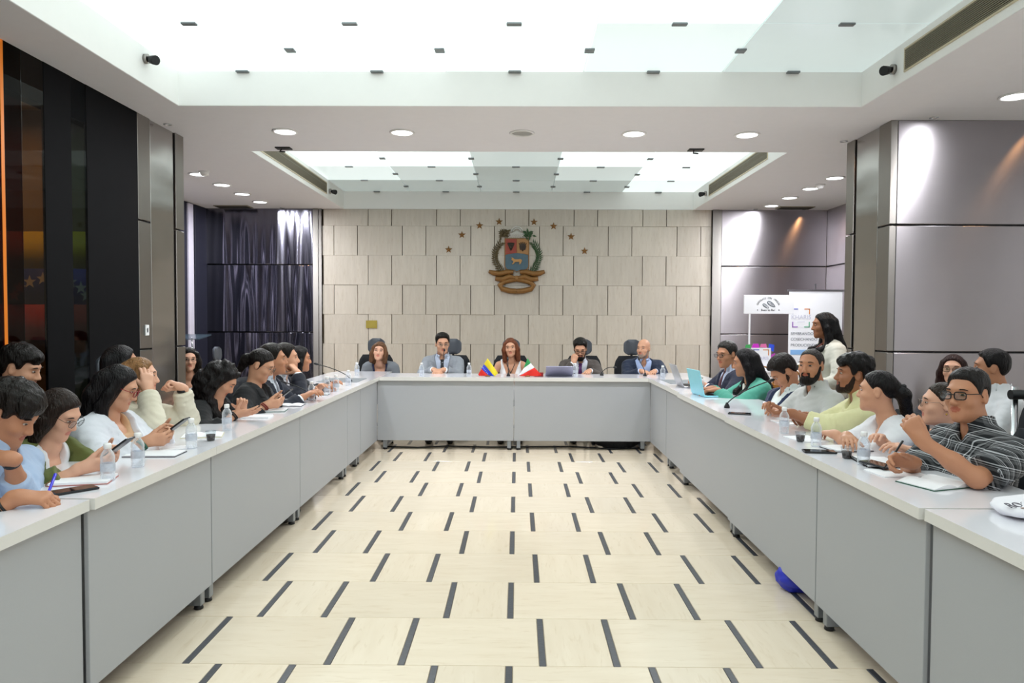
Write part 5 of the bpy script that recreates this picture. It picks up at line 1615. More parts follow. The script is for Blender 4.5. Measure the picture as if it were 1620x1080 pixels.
# display table and what stands on it
dt = empty('display_table', (3.62, 9.75, 0)); tag(dt, 'white covered display table under the signs', 'table')
boxes('table_top', [((-.75, -.3, .74), (.75, .3, .77))], wht, dt, bev=.004); boxes('cloth_front', [((-.74, -.29, .02), (.74, -.28, .74))], wht, dt)
for x in (-.7, .7):
    for y in (-.26, .26): boxes('leg', [((x - .02, y - .02, 0), (x + .02, y + .02, .74))], M['leg_metal'], dt)
pc = empty('product_card', (3.24, 9.70, .77)); tag(pc, 'white card with coloured shapes on the display table', 'sign')
boxes('card', [((-.13, -.008, .0), (.13, .004, .29))], wht, pc); corner_marks(pc, 0, .15, .105, .12, .08, .012, -.008, KC)
text('lettering', 'KHARIS', .06, lav, pc, (0, -.011, .15), RX)
for nm, c, pts in (('magenta_patch', 'd03ac8', ((-.12, .29), (-.02, .29), (-.03, .345), (-.10, .345))), ('green_patch', '4aa860', ((-.22, .24), (-.13, .26), (-.14, .335), (-.2, .33))), ('pink_patch', 'e878b0', ((-.01, .30), (.08, .29), (.07, .345), (.0, .34))), ('blue_patch', '3a58e0', ((.10, .27), (.17, .24), (.18, .33), (.11, .345))), ('purple_patch', 'c050b8', ((.14, .05), (.20, .07), (.19, .22), (.14, .2)))):
    bm = bmesh.new(); b_prism(bm, [(x, .004, z) for x, z in pts], (0, .008, 0)); link(nm, mesh(bm), mat(nm, c, rough=.5), pc)
jar_c = ('e8e0d0', 'b04a60', '5a3a7a', 'd8d8b0', '3a3a3a', 'c8a860')
jl = ('nearest the card', 'second from the card', 'third from the card', 'fourth from the card', 'fifth from the card', 'farthest from the card')
for i in range(6):
    t = empty('product_jar', (3.42 + i * .07, 9.66 + .05 * (i % 2), .77)); tag(t, 'small product jar on the display table, %s' % jl[i], 'jar', 'product jars')
    bm = bmesh.new(); b_lathe(bm, [(0, 0), (.026, 0), (.028, .01), (.028, .06), (.02, .07)], 12); link('jar', mesh(bm), mat('jar_%d' % i, jar_c[i], rough=.35), t)
    bm = bmesh.new(); b_lathe(bm, [(.022, .068), (.024, .07), (.024, .088), (0, .09)], 12); link('lid', mesh(bm), M['white'], t)
bx = boxes('carton', [((-.12, -.08, 0), (.12, .08, .17))], mat('kraft', 'c8b088', rough=.7), bev=.003, loc=(3.92, 9.72, .77)); tag(bx, 'kraft carton on the display table', 'box'); boxes('flap', [((-.125, -.082, .17), (.125, .02, .175))], mat('kraft_flap', 'd6c19a', rough=.7), bx)
for i, (x, y, lb) in enumerate(((3.02, 9.0, 'wicker basket on the floor stand behind the green blazer'), (3.30, 8.9, 'wicker basket on the floor stand behind the navy suit'))):
    t = empty('wicker_basket', (x, y, .5)); tag(t, lb, 'basket', 'wicker baskets')
    wk = mat('wicker_%d' % i, 'b07a3a', rough=.7, noise=.4, nscale=60, bump=.6, bscale=120)
    for k in range(7):
        bm = bmesh.new(); rr = .13 + .008 * k; b_tube(bm, [(rr * math.cos(a), rr * .8 * math.sin(a), .012 + k * .022) for a in [2 * PI * j / 24 for j in range(24)]], .012, 6, closed=True); link('wicker_ring', mesh(bm), wk, t)
    bm = bmesh.new()
    for j in range(16):
        a = 2 * PI * j / 16; b_tube(bm, [(.125 * math.cos(a), .1 * math.sin(a), 0), (.185 * math.cos(a), .148 * math.sin(a), .165)], .008, 6)
    b_lathe(bm, [(0, 0), (.13, 0), (.13, .01), (0, .01)], 16, caps=False); link('stakes', mesh(bm), wk, t)
    bm = bmesh.new(); b_tube(bm, [(.17 * math.cos(a), 0, .16 + .2 * math.sin(a)) for a in [PI * j / 12 for j in range(13)]], .01, 6); link('handle', mesh(bm), wk, t)
st = empty('low_stand', (3.16, 8.95, 0)); tag(st, 'low white stand under the baskets', 'table'); boxes('top', [((-.36, -.22, .47), (.36, .22, .5))], wht, st, bev=.004)
for x in (-.32, .32):
    for y in (-.18, .18): boxes('leg', [((x - .015, y - .015, 0), (x + .015, y + .015, .47))], wht, st)
fc = empty('picture_card', (2.85, 8.7, .5)); fc.location = (2.93, 8.83, .5); tag(fc, 'small framed white card before the baskets', 'sign'); boxes('frame', [((-.075, -.006, 0), (.075, .006, .18))], mat('card_frame', 'c9a36a', rough=.5), fc, bev=.002); boxes('card', [((-.065, -.008, .01), (.065, -.005, .17))], wht, fc)

# ---- left bay: glass lectern; right edge: barrier rail
lc = empty('glass_lectern', (-4.38, 9.5, 0)); tag(lc, 'slim clear lectern in the left bay behind the pillar', 'lectern')
glassm = mat('lectern_glass', '4a5a66', rough=.1, alpha=.5)
o = boxes('reading_board', [((-.28, -.2, 0), (.28, .2, .015))], glassm, lc, loc=(0, 0, 1.17)); o.rotation_euler = (.12, 0, 0)
bm = bmesh.new(); b_tube(bm, [(.05, .05, 0), (.16, 0, .6), (.1, 0, 1.17)], .012, 8); b_tube(bm, [(-.15, .05, 0), (-.15, 0, .6), (-.1, 0, 1.17)], .012, 8); link('stem', mesh(bm), M['chrome'], lc); boxes('base', [((-.25, -.2, 0), (.25, .2, .02))], glassm, lc)
rl_ = empty('barrier_rail', (3.02, 4.25, 0)); tag(rl_, 'steel rail with padded black bar at the right picture edge', 'rail')
for x in (-.12, .42):
    bm = bmesh.new(); b_tube(bm, [(x, 0, 0), (x, 0, 1.06)], .018, 12); link('upright', mesh(bm), M['chrome'], rl_); bm = bmesh.new(); b_lathe(bm, [(0, 0), (.12, 0), (.11, .015), (.02, .03)], 16, c=(x, 0)); link('foot', mesh(bm), M['chrome'], rl_)
bm = bmesh.new(); b_tube(bm, [(-.16, -.02, 1.015), (.5, -.02, 1.015)], .028, 12); link('black_bar', mesh(bm), M['black'], rl_); bm = bmesh.new(); b_tube(bm, [(.02, -.02, 1.015), (.13, -.02, 1.015)], .03, 12); link('white_sleeve', mesh(bm), M['white'], rl_)

# ================================================================== THE PEOPLE
GB = mat('glasses_black', '14110f', rough=.25); GRD = mat('glasses_red', '8a1420', rough=.25); GMT = mat('glasses_metal', '8a8078', rough=.25, metal=.8)
BAND = mat('watch_band', '15161a', rough=.4); SILV = mat('watch_steel', 'b8bcc0', rough=.2, metal=1.); PEARL = mat('earring_pearl', 'e8e0cc', rough=.2); GOLDJ = mat('earring_gold', 'c8a050', rough=.25, metal=.9)
def plaid():
    m = mat('plaid_cotton', '20242a', rough=.85, noise=.05); nt = m.node_tree; N = nt.nodes; b = N['Principled BSDF']
    tc = [n for n in N if n.type == 'TEX_COORD'][0]; sp = N.new('ShaderNodeSeparateXYZ'); nt.links.new(tc.outputs['Object'], sp.inputs[0])
    def math_(op, a, bb=None, c=None):
        n = N.new('ShaderNodeMath'); n.operation = op
        for i, v in enumerate((a, bb, c)):
            if v is None: continue
            if isinstance(v, (int, float)): n.inputs[i].default_value = v
            else: nt.links.new(v, n.inputs[i])
        return n.outputs[0]
    def stripes(v, per, frac, ofs):
        f = math_('FRACT', math_('MULTIPLY_ADD', v, 1 / per, ofs)); return math_('LESS_THAN', f, frac)
    hx = math_('MULTIPLY_ADD', sp.outputs['X'], .75, math_('MULTIPLY', sp.outputs['Y'], .85)); zz = math_('MULTIPLY_ADD', sp.outputs['X'], .25, sp.outputs['Z'])
    tot = None
    for v in (hx, zz):
        for per, fr, of, wgt in ((.044, .085, .0, .55), (.044, .07, .20, .30), (.044, .26, .55, .07)):
            s_ = math_('MULTIPLY', stripes(v, per, fr, of), wgt); tot = s_ if tot is None else math_('ADD', tot, s_)
    mx = N.new('ShaderNodeMix'); mx.data_type = 'RGBA'; mx.inputs['A'].default_value = (*lin('15181c'), 1); mx.inputs['B'].default_value = (*lin('d8dade'), 1); mx.clamp_factor = True
    nt.links.new(tot, mx.inputs['Factor']); nt.links.new(mx.outputs['Result'], b.inputs['Base Color']); return m
def floral():
    m = mat('patterned_cotton', 'd8cdb8', rough=.8, nscale=30); nt = m.node_tree
    mixn = [n for n in nt.nodes if n.type == 'MIX'][0]; mixn.inputs['A'].default_value = (*lin('7a5a20'), 1); mixn.inputs['B'].default_value = (*lin('f0e8d8'), 1)
    nz = [n for n in nt.nodes if n.type == 'TEX_NOISE'][0]; mr = nt.nodes.new('ShaderNodeMapRange'); mr.inputs['From Min'].default_value = .46; mr.inputs['From Max'].default_value = .54
    nt.links.new(nz.outputs['Fac'], mr.inputs['Value']); nt.links.new(mr.outputs['Result'], mixn.inputs['Factor']); return m
def jacket(c, sleeve=1.93, v=(.12, .085), name='jacket', **k):
    d = dict(name=name, col=c, off=.020, sleeve=sleeve, v=v, loose=.006, wrinkle=.004); d.update(k); return d
def shirt(c, sleeve=0, name='shirt', collar=.035, **k):
    d = dict(name=name, col=c, off=.007, sleeve=sleeve, collar=collar, wrinkle=.0015 if sleeve == 0 else .004); d.update(k); return d
def strands_long(l=.22, front=1., wv=1.):
    S = []
    for q in (-1, 1):
        S.append(dict(p=[('h', q * .068, .0, .05), ('h', q * .086, -.01, -.04), ('h', q * .088, -.02, -.12), ('t', q * .095, .02, .42)], r=[.028 * wv, .034 * wv, .036 * wv, .03 * wv]))
        if front: S.append(dict(p=[('h', q * .088, -.02, -.10), ('t', q * .10, .05, .43), ('t', q * .095, .14, .40), ('t', q * .085, .185, .40 - l * front)], r=[.032 * wv, .034 * wv, .028 * wv, .012]))
        S.append(dict(p=[('h', q * .04, -.085, .02), ('h', q * .045, -.09, -.08), ('t', q * .05, -.09, .43), ('t', q * .055, -.125, .42 - l)], r=[.05 * wv, .055 * wv, .05 * wv, .03]))
    return S
def strands_bob(l=.11, wv=1.):
    S = []
    for q in (-1, 1):
        S.append(dict(p=[('h', q * .066, .012, .05), ('h', q * .084, .006, -.03), ('h', q * .09, .0, -.06 - l)], r=[.03 * wv, .036 * wv, .03 * wv]))
        S.append(dict(p=[('h', q * .04, -.08, .02), ('h', q * .05, -.08, -.06 - l)], r=[.05 * wv, .05 * wv]))
    return S
Z = lambda *a: a
def seat_it(I, body, lb, **k): return seated_chair(I, body, lb, **k)

# ---------------- left run, near to far (they face +X)
I = person('young man in light blue shirt writing with a blue pen, left foreground', (-1.885, 2.68, 1.083), 84, 92, 'tan', ('short', '17120f', dict(vol=.020, top=.02, rough=.0045, freq=80, line=.052, blobs=[(0, .05, .075, .07, .05, .035), (-.05, .05, .06, .04, .04, .035), (.05, .06, .055, .035, .03, .03)])),
           [shirt('a9bcd8', 1.55, off=.011, loose=.006)], h=.0048, s=.88, hp=(32, 0), arms={1: dict(wrist=(-1.68, 2.42, .838), hand=(1, .25, -.1), palm=(0, .3, -1), pose='hold'), -1: dict(wrist=(-1.77, 2.51, .95), hand=(-.95, .1, .1), palm=(-.2, .3, -.9), pose='hold', E=(-1.86, 2.70, .83))},
           extras=[watch(-1, BAND, '202428'), bracelet(1, M['black'])], trousers='2b3040')
seat_it(I, 92, 'dark office chair under the young man in light blue')
bm = bmesh.new(); b_tube(bm, [(-.005, -.01, .018), (-.02, .05, .05), (-.045, .12, .085)], [.002, .005, .0055], 8); tag(link('pen', mesh(bm), mat('blue_pen', '3432d0', rough=.3), None, (-1.60, 2.44, ZT)), 'blue pen in the young man\'s writing hand', 'pen')
I = person('young man with dark hair in the second row behind the left run', (-2.684, 3.9, 1.165), 80, 90, 'light', ('short', '14100e', dict(vol=.016, top=.015, rough=.003, line=.058, blobs=[(.0, .06, .07, .065, .03, .03)])), [shirt('2a2d33', 1.9)], h=.006, hp=(18, 0), arms={-1: dict(z=.66), 1: dict(z=.66)})
seat_it(I, 90, 'dark office chair in the second row by the glass screen')
I = person('woman in olive jacket and glasses typing on her phone', (-1.986, 3.12, 1.026), 92, 92, 'fair', ('bob', '231813', dict(vol=.011, line=.07, strands=strands_bob(.075, .95), rough=.0013)),
           [jacket('5f6632', 1.62, v=(.02, .12), open=.035, loose=.014), shirt('e6e6ea', 0, name='tee', collar=None, scoop=(.07, .10))], h=.005, s=.88, hp=(30, 0), female=True, wide=1.08,
           arms={1: dict(wrist=(-1.73, 2.87, .845), hand=(.9, .45, .12), palm=(-.1, .8, .5), pose='hold'), -1: dict(wrist=(-1.76, 3.06, .85), hand=(.9, -.3, .2), palm=(-.1, -.9, .3), pose='hold')}, glasses=(GB, False, .024, .019, .0013), trousers='2c2c34')
seat_it(I, 92, 'dark office chair under the olive jacket')
phone(-1.645, 2.955, .905, 'heldL', 'black phone held by the woman in olive')
I = person('woman in white jacket with long black hair and red glasses', (-2.002, 3.62, 1.093), 76, 90, 'light', ('long', '100d0f', dict(vol=.014, line=.07, strands=strands_long(.26, 0, .95), rough=.0013)),
           [jacket('dcdee6', 1.75, v=(.05, .10), loose=.014, off=.024)] + [shirt('caa27e', 0, name='blouse', collar=None, scoop=(.07, .09))], h=.005, s=.9, hp=(24, 0), female=True, wide=1.12,
           arms={1: dict(wrist=(-1.78, 3.46, .848), hand=(1, .25, .1), palm=(0, .8, .3), pose='hold'), -1: dict(wrist=(-1.80, 3.62, .855), hand=(1, -.3, .15), palm=(0, -.9, .4), pose='hold')}, glasses=(GRD, True, .024, .017, .0024), extras=[bracelet(1, mat('teal_band', '3a6a5a', rough=.5), .02, 2)])
seat_it(I, 90, 'dark office chair under the white jacket')
phone(-1.68, 3.54, .905, 'heldL', 'black phone held by the woman in white jacket')
I = person('woman in cream jacket with light brown hair, hands raised to her head', (-2.141, 4.1, 1.11), 72, 86, 'fair', ('long', '8a6440', dict(vol=.009, line=.072, strands=strands_bob(.08, .9) + [dict(p=[('h', 0, -.09, .03), ('h', 0, -.095, -.1), ('t', 0, -.11, .30)], r=[.05, .05, .03])], rough=.001)),
           [jacket('d5ceba', 1.88, v=(.12, .08), loose=.012), shirt('2c3a34', 0, name='blouse', collar=None, scoop=(.07, .09))], h=.0052, s=.9, hp=(4, 4), female=True, wide=1.05,
           arms={1: dict(wrist=(-2.03, 3.96, 1.05), hand=(-.15, .30, .9), palm=(-.6, .8, 0), pose='rest', elbow=(.7, -.6, -1)), -1: dict(wrist=(-1.975, 4.25, 1.03), hand=(-.75, -.35, .35), palm=(-.5, -.6, -.3), pose='fist', thumb=(.9, .2, .35), elbow=(.9, .6, -1))}, extras=[watch(-1, BAND)])
seat_it(I, 86, 'dark office chair under the cream jacket')
I = person('dark haired person half hidden behind the woman in cream', (-2.42, 4.42, 1.155), 60, 90, 'tan', ('bob', '121013', dict(vol=.014, strands=strands_bob(.1))), [shirt('1a1b20', 1.9)], h=.0075, female=True, arms={-1: dict(z=.68), 1: dict(z=.68)})
seat_it(I, 90, 'dark office chair in the second row behind the cream jacket')
I = person('woman in black with curly black hair looking down at a notepad', (-1.918, 4.7, 1.04), 80, 90, 'light', ('curly_long', '120e0e', dict(vol=.022, line=.068, strands=strands_long(.20, .4, 1.25), rough=.007, freq=85)),
           [jacket('101114', 1.6, name='black_top', v=(.25, .08), lapel=False, loose=.014)], h=.0058, s=.92, hp=(42, 0), female=True, wide=1.12,
           arms={1: dict(wrist=(-1.76, 4.50, .84), hand=(1, .1, .12), palm=(.1, .6, .75), pose='flat', thumb=(.5, .9, .4)), -1: dict(wrist=(-1.80, 4.72, .84))}, extras=[earring(1, PEARL, .012), bracelet(1, M['black'], .01, 2)])
seat_it(I, 90, 'dark office chair under the curly haired woman')
I = person('woman in patterned blouse and glasses half behind the left pillar', (-3.215, 7.08, 1.03), 150, 150, 'fair', ('bob', '17120f', dict(vol=.014, strands=strands_bob(.08, 1.1), rough=.002)), [dict(name='patterned_blouse', mat=floral(), off=.014, sleeve=1.7, v=(.22, .09), lapel=False), shirt('e8e8ea', 0, name='white_top', collar=None, scoop=(.07, .1))], h=.0075, hp=(4, 0), female=True, glasses=(GMT, False, .024, .019, .0013), arms={-1: dict(z=.66), 1: dict(z=.66)})
seat_it(I, 150, 'dark office chair in the left bay under the patterned blouse')
I = person('woman in black blazer and round glasses with tied hair, typing on a phone', (-1.826, 5.15, 1.106), 84, 92, 'light', ('tied', '15100f', dict(vol=.010, line=.068, blobs=[(0, -.115, -.01, .05, .045, .05)], strands=[dict(p=[('h', .07, .02, .03), ('h', .076, .005, -.03)], r=[.012, .006]), dict(p=[('h', 0, -.12, -.02), ('h', 0, -.13, -.16)], r=[.04, .02])], rough=.0013)),
           [jacket('17181c', 1.8, v=(.16, .07), loose=.010), shirt('1c1d22', 0, name='top', collar=None, scoop=(.06, .08))], h=.0058, s=.93, hp=(28, 0), female=True, wide=1.1,
           arms={1: dict(wrist=(-1.715, 4.93, .845), hand=(1, .3, .1), palm=(0, .8, .4), pose='hold'), -1: dict(wrist=(-1.74, 5.13, .845), hand=(1, -.3, .1), palm=(0, -.9, .4), pose='hold')}, glasses=(GMT, False, .023, .020, .0012), extras=[bracelet(1, mat('red_band', '7a2a20', rough=.5), .01, 2)])
seat_it(I, 92, 'dark office chair under the black blazer')
phone(-1.63, 5.03, .90, 'heldL', 'dark phone held by the woman in black blazer')
I = person('man in dark suit and grey tie behind the black blazer', (-1.885, 5.58, 1.118), 72, 92, 'tan', ('short', '16120f', dict(vol=.012, top=.01)), [jacket('1d2230', v=(.1, .085), cuff='e8ecf2'), shirt('d3d9e4')], h=.0065, tie='7d8088', arms={1: dict(fwd=.33), -1: dict(fwd=.33)})
seat_it(I, 92, 'dark office chair under the man with grey tie, left run')
I = person('man in dark suit resting his chin on his hand, left run', (-1.925, 6.02, 1.105), 72, 88, 'light', ('short', '1b1512', dict(vol=.011, top=.012)), [jacket('171b29', v=(.1, .085), cuff='f0f2f6'), shirt('e2e6ee')], h=.0065, hp=(0, 0),
           arms={1: dict(wrist=(-1.80, 5.93, .985), hand=(-.55, .2, .6), palm=(-.7, .2, -.5), pose='fist', elbow=(1, -.4, -1)), -1: dict(fwd=.30)})
seat_it(I, 88, 'dark office chair under the man resting his chin')
I = person('woman with long dark hair at the far end of the left run', (-1.945, 6.46, 1.075), 66, 92, 'tan', ('long', '141011', dict(vol=.014, strands=strands_long(.24, .9, 1.05), rough=.002)), [jacket('202329', v=(.08, .10)), shirt('dfe3ea', 0, name='blouse', collar=None, scoop=(.06, .08))], h=.0068, hp=(4, 0), female=True,
           arms={1: dict(wrist=(-1.70, 6.30, .845), hand=(1, .1, 0), pose='hold'), -1: dict(fwd=.33)})
seat_it(I, 92, 'dark office chair at the far end of the left run')

# ---------------- the head table (they face the camera)
I = person('woman in grey cardigan and navy top with brown hair, head table', (-1.676, 8.78, 1.035), 176, 178, 'fair', ('bob', '6a4a34', dict(vol=.017, line=.062, face=.068, strands=strands_bob(.075, 1.0), rough=.002)), [jacket('74787f', 1.9, name='cardigan', v=(-.04, .10), open=.06, lapel=False), shirt('2a3355', 0, name='top', collar=None, scoop=(.09, .10))], h=.0062, female=True, hp=(-4, 6),
           arms={1: dict(fwd=.2, side=.05, z=.68), -1: dict(fwd=.2, side=.06, z=.68)}, wide=1.05)
c_ = seat_it(I, 178, 'grey headed office chair behind the woman in grey cardigan'); c_.location.x -= .13
I = person('man in light grey suit speaking into a microphone', (-.91, 8.78, 1.128), 168, 178, 'light', ('short', '17130f', dict(vol=.007, top=.018)), [jacket('8e939b', v=(.13, .085), cuff='f2f4f8', pocket=True), shirt('c8d2e6')], h=.006, hp=(6, 0), tie='23272e', wide=1.02, s=1.02,
           arms={-1: dict(wrist=(-.86, 8.45, .835), hand=(-.6, -.8, .0), palm=(0, 0, -1), pose='rest'), 1: dict(wrist=(-.98, 8.46, .835), hand=(.5, -.8, .0), palm=(0, 0, -1), pose='rest')}, trousers='6f747c', glasses=(GMT, True, .024, .015, .0011))
c_ = seat_it(I, 178, 'grey headed office chair behind the light grey suit'); c_.location.x += .10
t = empty('handheld_microphone', (-.872, 8.63, 1.058)); tag(t, 'thin microphone at the speaking man\'s mouth', 'microphone')
bm = bmesh.new(); b_tube(bm, [(.0, -.08, -.258), (-.01, -.06, -.12), (-.005, -.02, -.03), (0, 0, 0)], .004, 8); link('stem', mesh(bm), M['black'], t)
bm = bmesh.new(); b_tube(bm, [(0, 0, -.012), (0, .004, .0), (0, .012, .012)], [.008, .013, .009], 10); link('microphone_head', mesh(bm), M['black'], t)
I = person('woman in sleeveless white V-neck dress with auburn hair, head table', (-.084, 8.78, 1.088), 184, 180, 'light', ('bob', '70402a', dict(vol=.013, line=.070, strands=strands_bob(.11, 1.0), rough=.0013)), [dict(name='white_dress', col='f3f3f6', off=.008, sleeve=0, bare=True, v=(.20, .125), lapel=False, wrinkle=.001)], h=.0058, female=True, hp=(4, -4),
           arms={1: dict(fwd=.2, side=.10, z=.68), -1: dict(fwd=.2, side=.10, z=.68)}, extras=[necklace(M['black']), earring(1, GOLDJ, .012), earring(-1, GOLDJ, .012)], trousers='e8e8ec')
seat_it(I, 180, 'grey headed office chair behind the woman in white')
I = person('bearded man in brown suit with purple tie, fist at his mouth', (.756, 8.78, 1.075), 186, 178, 'light', ('short', '14110f', dict(vol=.010, top=.02)), [jacket('4f4743', v=(.10, .09), cuff='eef0f6'), shirt('dde0ec')], h=.006, hp=(22, 0), beard=('15110f', .007), tie='5a2a66', glasses=(GB, True, .025, .017, .0022), wide=1.08,
           arms={1: dict(wrist=(.665, 8.62, .915), hand=(.25, .05, 1), palm=(.2, 1, .1), pose='fist', elbow=(-.6, -.6, -1)), -1: dict(wrist=(.84, 8.48, .83), hand=(-.3, -.9, 0), palm=(0, 0, -1))}, trousers='3a3532')
c_ = seat_it(I, 178, 'grey headed office chair behind the brown suit'); c_.location.x += .10
I = person('bald man in navy blazer and pale blue shirt, head table', (1.519, 8.78, 1.085), 214, 182, 'light', None, [jacket('1b2740', v=(.06, .09), cuff='c6d2ee'), shirt('b4c6ee', collar=.03)], h=.006, hp=(2, 0), beard=('9a8578', .0022), wide=1.12, brow='5a4a3c',
           arms={1: dict(wrist=(1.44, 8.47, .83), hand=(.4, -.9, 0), palm=(0, 0, -1)), -1: dict(wrist=(1.60, 8.47, .83), hand=(-.4, -.9, 0), palm=(0, 0, -1))})
c_ = seat_it(I, 182, 'grey headed office chair behind the bald man'); c_.location.x -= .08

# ---------------- right run, far to near (they face -X)
I = person('man in navy suit with burgundy tie and glasses, far end of the right run', (1.93, 6.72, 1.118), -118, -96, 'tan', ('short', '2a2826', dict(vol=.009, top=.012)), [jacket('1c2136', v=(.1, .09), cuff='e8ecf4'), shirt('c0cbe4')], h=.0065, hp=(8, 0), tie='4a1f2c', glasses=(GB, True, .025, .017, .0014), wide=1.05, arms={-1: dict(fwd=.3), 1: dict(fwd=.3)})
seat_it(I, -96, 'dark office chair under the burgundy tie')
I = person('woman in green blazer with long black hair at a turquoise laptop', (1.905, 6.10, 1.085), -76, -90, 'tan', ('long', '0f0d10', dict(vol=.013, line=.075, strands=strands_long(.30, .5, 1.05), rough=.001)), [jacket('4fa08c', 1.9, v=(.12, .08), loose=.012), shirt('e8efe8', 0, name='blouse', collar=None, scoop=(.06, .08))], h=.0065, hp=(12, 0), female=True, wide=1.08,
           arms={-1: dict(wrist=(1.66, 6.06, .85), hand=(-1, .1, -.05), pose='rest'), 1: dict(wrist=(1.67, 6.22, .85), hand=(-1, -.05, -.05), pose='rest')})
seat_it(I, -90, 'dark office chair under the green blazer')
I = person('man in navy suit with white pocket square looking down, right run', (1.957, 5.35, 1.059), -88, -100, 'tan', ('short', '1a1310', dict(vol=.014, top=.014, line=.062)), [jacket('1f2b4c', v=(.08, .10), cuff='e8ecf4', pocket=True), shirt('dfe6e4')], h=.0062, hp=(42, 0), beard=('3a2a22', .0024), wide=1.05, pelvis=-.08, arms={-1: dict(fwd=.16, side=.05, z=.70), 1: dict(fwd=.16, side=.05, z=.70)})
seat_it(I, -100, 'dark office chair under the man looking down')
I = person('bearded man with cropped hair in light grey band collar shirt', (1.954, 4.85, 1.139), -134, -104, 'tan', ('short', '2e2a28', dict(vol=.0045, rough=.001, line=.078)), [shirt('bfc0bd', 1.9, off=.014, collar=.03, loose=.006)], h=.0055, s=.93, hp=(2, 0), beard=('17110e', .008), wide=1.0, arms={-1: dict(wrist=(1.74, 4.60, .84)), 1: dict(wrist=(1.72, 4.92, .84))})
seat_it(I, -112, 'dark office chair under the bearded man in grey')
I = person('man in pale yellow shirt with black hair, arm stretched across the table', (1.992, 4.32, 1.121), -80, -86, 'brown', ('short', '0f0c0c', dict(vol=.018, top=.018, rough=.004, freq=90, line=.062, blobs=[(0, .07, .075, .055, .035, .03), (0, -.075, .0, .07, .05, .06)])), [shirt('dcd9a8', 1.55, off=.014, collar=.03, loose=.010)], h=.0052, s=.92, hp=(-2, 0), beard=('2c1d17', .0026), wide=1.05,
           arms={-1: dict(wrist=(1.60, 4.27, .895), hand=(-1, .25, -.12), palm=(0, .4, .9), pose='hold', thumb=(.9, .5, .5)), 1: dict(wrist=(1.70, 4.40, .86), hand=(-.5, -.8, .2), palm=(.3, -.5, -.6), pose='hold')})
seat_it(I, -86, 'dark office chair under the pale yellow shirt')
I = person('woman in white top with black ponytail and scrunchie, seen from behind', (1.879, 3.8, 1.076), -56, -84, 'light', ('tied', '100d0e', dict(vol=.009, line=.072, strands=[dict(p=[('h', 0, -.10, .02), ('h', .0, -.14, -.02), ('t', .03, -.12, .40), ('t', .04, -.16, .18)], r=[.035, .038, .032, .018])], scrunchie=[(0, -.135, -.005)], rough=.001)), [shirt('e2e3e8', 1.35, name='white_top', collar=None, off=.013, scoop=(.07, .06), loose=.012)], h=.0048, s=.9, hp=(2, 0), female=True, wide=1.12,
           arms={-1: dict(wrist=(1.665, 3.80, .845), hand=(-.25, 1, 0), pose='rest', elbow=(-1, -.6, -1)), 1: dict(wrist=(1.66, 3.66, .86), hand=(-.3, -1, .0), pose='rest', elbow=(-.8, .6, -1))})
seat_it(I, -84, 'dark office chair under the ponytailed woman')
I = person('woman in light blue shirt and glasses with pulled back hair', (2.052, 3.52, 1.043), -72, -92, 'fair', ('tied', '2c221b', dict(vol=.006, line=.076, blobs=[(0, -.10, -.02, .045, .04, .05)], rough=.0008)), [shirt('9fb2e2', 1.9, collar=.035, off=.013, v=(.33, .06), lapel=False)], h=.005, s=.9, hp=(0, 0), female=True, glasses=(GMT, False, .024, .019, .0012), extras=[earring(-1, GOLDJ, .006), lanyard(cov_navy)],
           arms={-1: dict(wrist=(1.80, 3.28, .845)), 1: dict(wrist=(1.80, 3.58, .845))})
seat_it(I, -92, 'dark office chair under the light blue shirt, right run')
I = person('man in dark plaid short sleeved shirt and black glasses, right foreground', (1.889, 3.06, 1.132), -117, -98, 'tan', ('short', '1d1a19', dict(vol=.006, top=.012, line=.070, rough=.0008)), [dict(name='plaid_shirt', mat=plaid(), off=.016, sleeve=.86, collar=.035, loose=.020, wrinkle=.004)], h=.0044, s=.9, hp=(0, -2), glasses=(GB, True, .026, .0175, .0026), wide=1.2, belly=.035,
           arms={-1: dict(wrist=(1.585, 2.84, .975), hand=(-.5, .15, .8), palm=(.2, .95, .1), pose='fist', E=(1.69, 2.74, .83)), 1: dict(wrist=(1.63, 3.0, .86), hand=(-1, -.05, .12), palm=(.1, -.7, -.5), pose='pen')})
seat_it(I, -98, 'dark office chair under the plaid shirt')
bm = bmesh.new(); b_tube(bm, [(0, 0, 0), (.05, .02, .055), (.10, .045, .11)], [.002, .0045, .0045], 8); tag(link('pen', mesh(bm), M['black'], None, (1.50, 2.97, .835)), 'black pen in the plaid man\'s hand', 'pen')

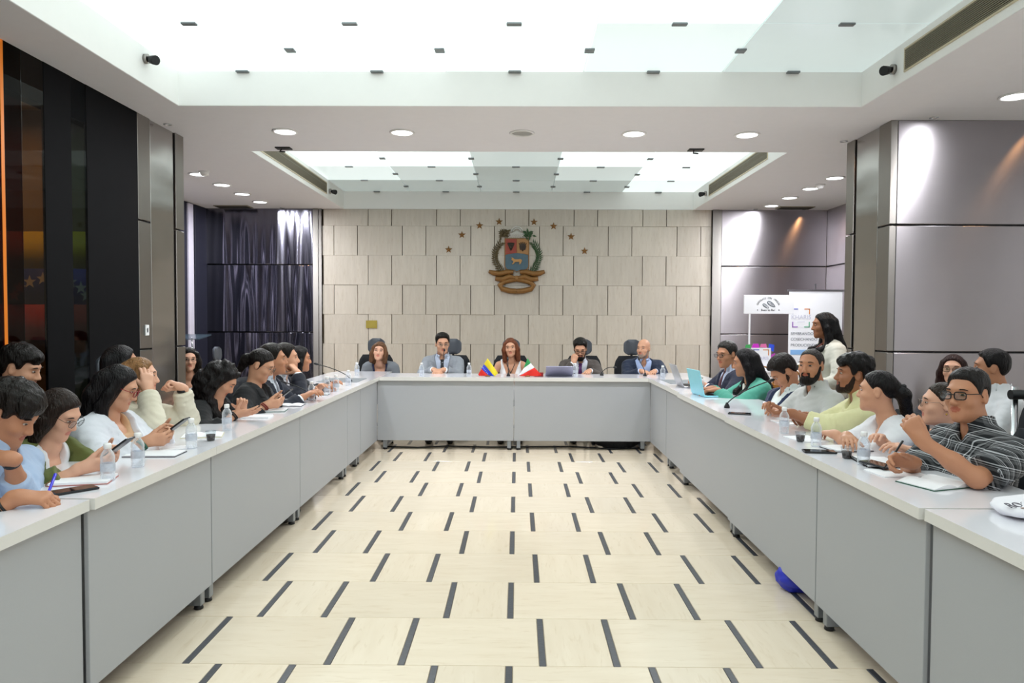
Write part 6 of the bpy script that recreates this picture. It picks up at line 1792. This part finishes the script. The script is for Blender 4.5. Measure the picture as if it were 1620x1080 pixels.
# ---------------- second row on the right and the standing woman
I = person('woman with glasses and dark red hair in the second row, right', (3.226, 5.4, 1.08), -142, -120, 'fair', ('long', '2a1614', dict(vol=.010, line=.07, strands=strands_long(.16, .6))), [jacket('2a2a33', v=(.15, .08)), shirt('c8c8d0', 0, name='top', collar=None, scoop=(.06, .08))], h=.0068, female=True, glasses=(GB, True, .025, .018, .0016), arms={-1: dict(z=.66), 1: dict(z=.66)})
seat_it(I, -120, 'dark office chair in front of the right pillar, under the woman with glasses')
I = person('man in white shirt with dark hair behind the plaid shirt', (3.08, 4.75, 1.135), -62, -80, 'tan', ('short', '100d0e', dict(vol=.011, top=.01)), [shirt('e4e6ea', 1.4, collar=.03, off=.013)], h=.0068, arms={-1: dict(z=.66), 1: dict(z=.66)})
seat_it(I, -80, 'dark office chair under the man in white shirt, second row')
I = person('standing woman in cream blazer with long black hair', (2.64, 6.3, 1.398), -80, -88, 'brown', ('long', '0f0d0f', dict(vol=.009, line=.07, strands=strands_long(.10, .8, .9), rough=.001)), [jacket('cfccc0', 1.9, v=(.05, .09), hem=-.16), shirt('d9d4cc', 0, name='blouse', collar=None, scoop=(.06, .09), hem=-.1)], h=.0062, s=.93, female=True, hp=(6, 0), stand=True, extras=[lanyard(mat('brown_lanyard', '7a4038', rough=.6))],
           arms={-1: dict(wrist=(2.50, 6.15, .86), hand=(-.2, 0, -1), palm=(0, 1, 0)), 1: dict(wrist=(2.50, 6.45, .86), hand=(-.2, 0, -1), palm=(0, -1, 0))}, trousers='3a3a40')

# ---------------- spare chairs in view
chair(-3.42, 8.0, 100, 'grey headed empty chair in the left bay, nearest the curly hair').scale = (.84, .84, .84); chair(-3.64, 8.62, 95, 'grey headed empty chair in the left bay, middle one of three').scale = (.88, .88, .88)
chair(-3.62, 9.3, 95, 'grey headed empty chair in the left bay, nearest the steel panel').scale = (.9, .9, .9); chair(-2.55, 4.95, 95, 'dark empty chair beside the left pillar behind the cream sleeve')
chair(2.62, 3.55, -100, 'dark empty chair behind the plaid shirt at the picture edge'); chair(2.85, 4.2, -95, 'dark empty chair behind the rail at the picture edge')
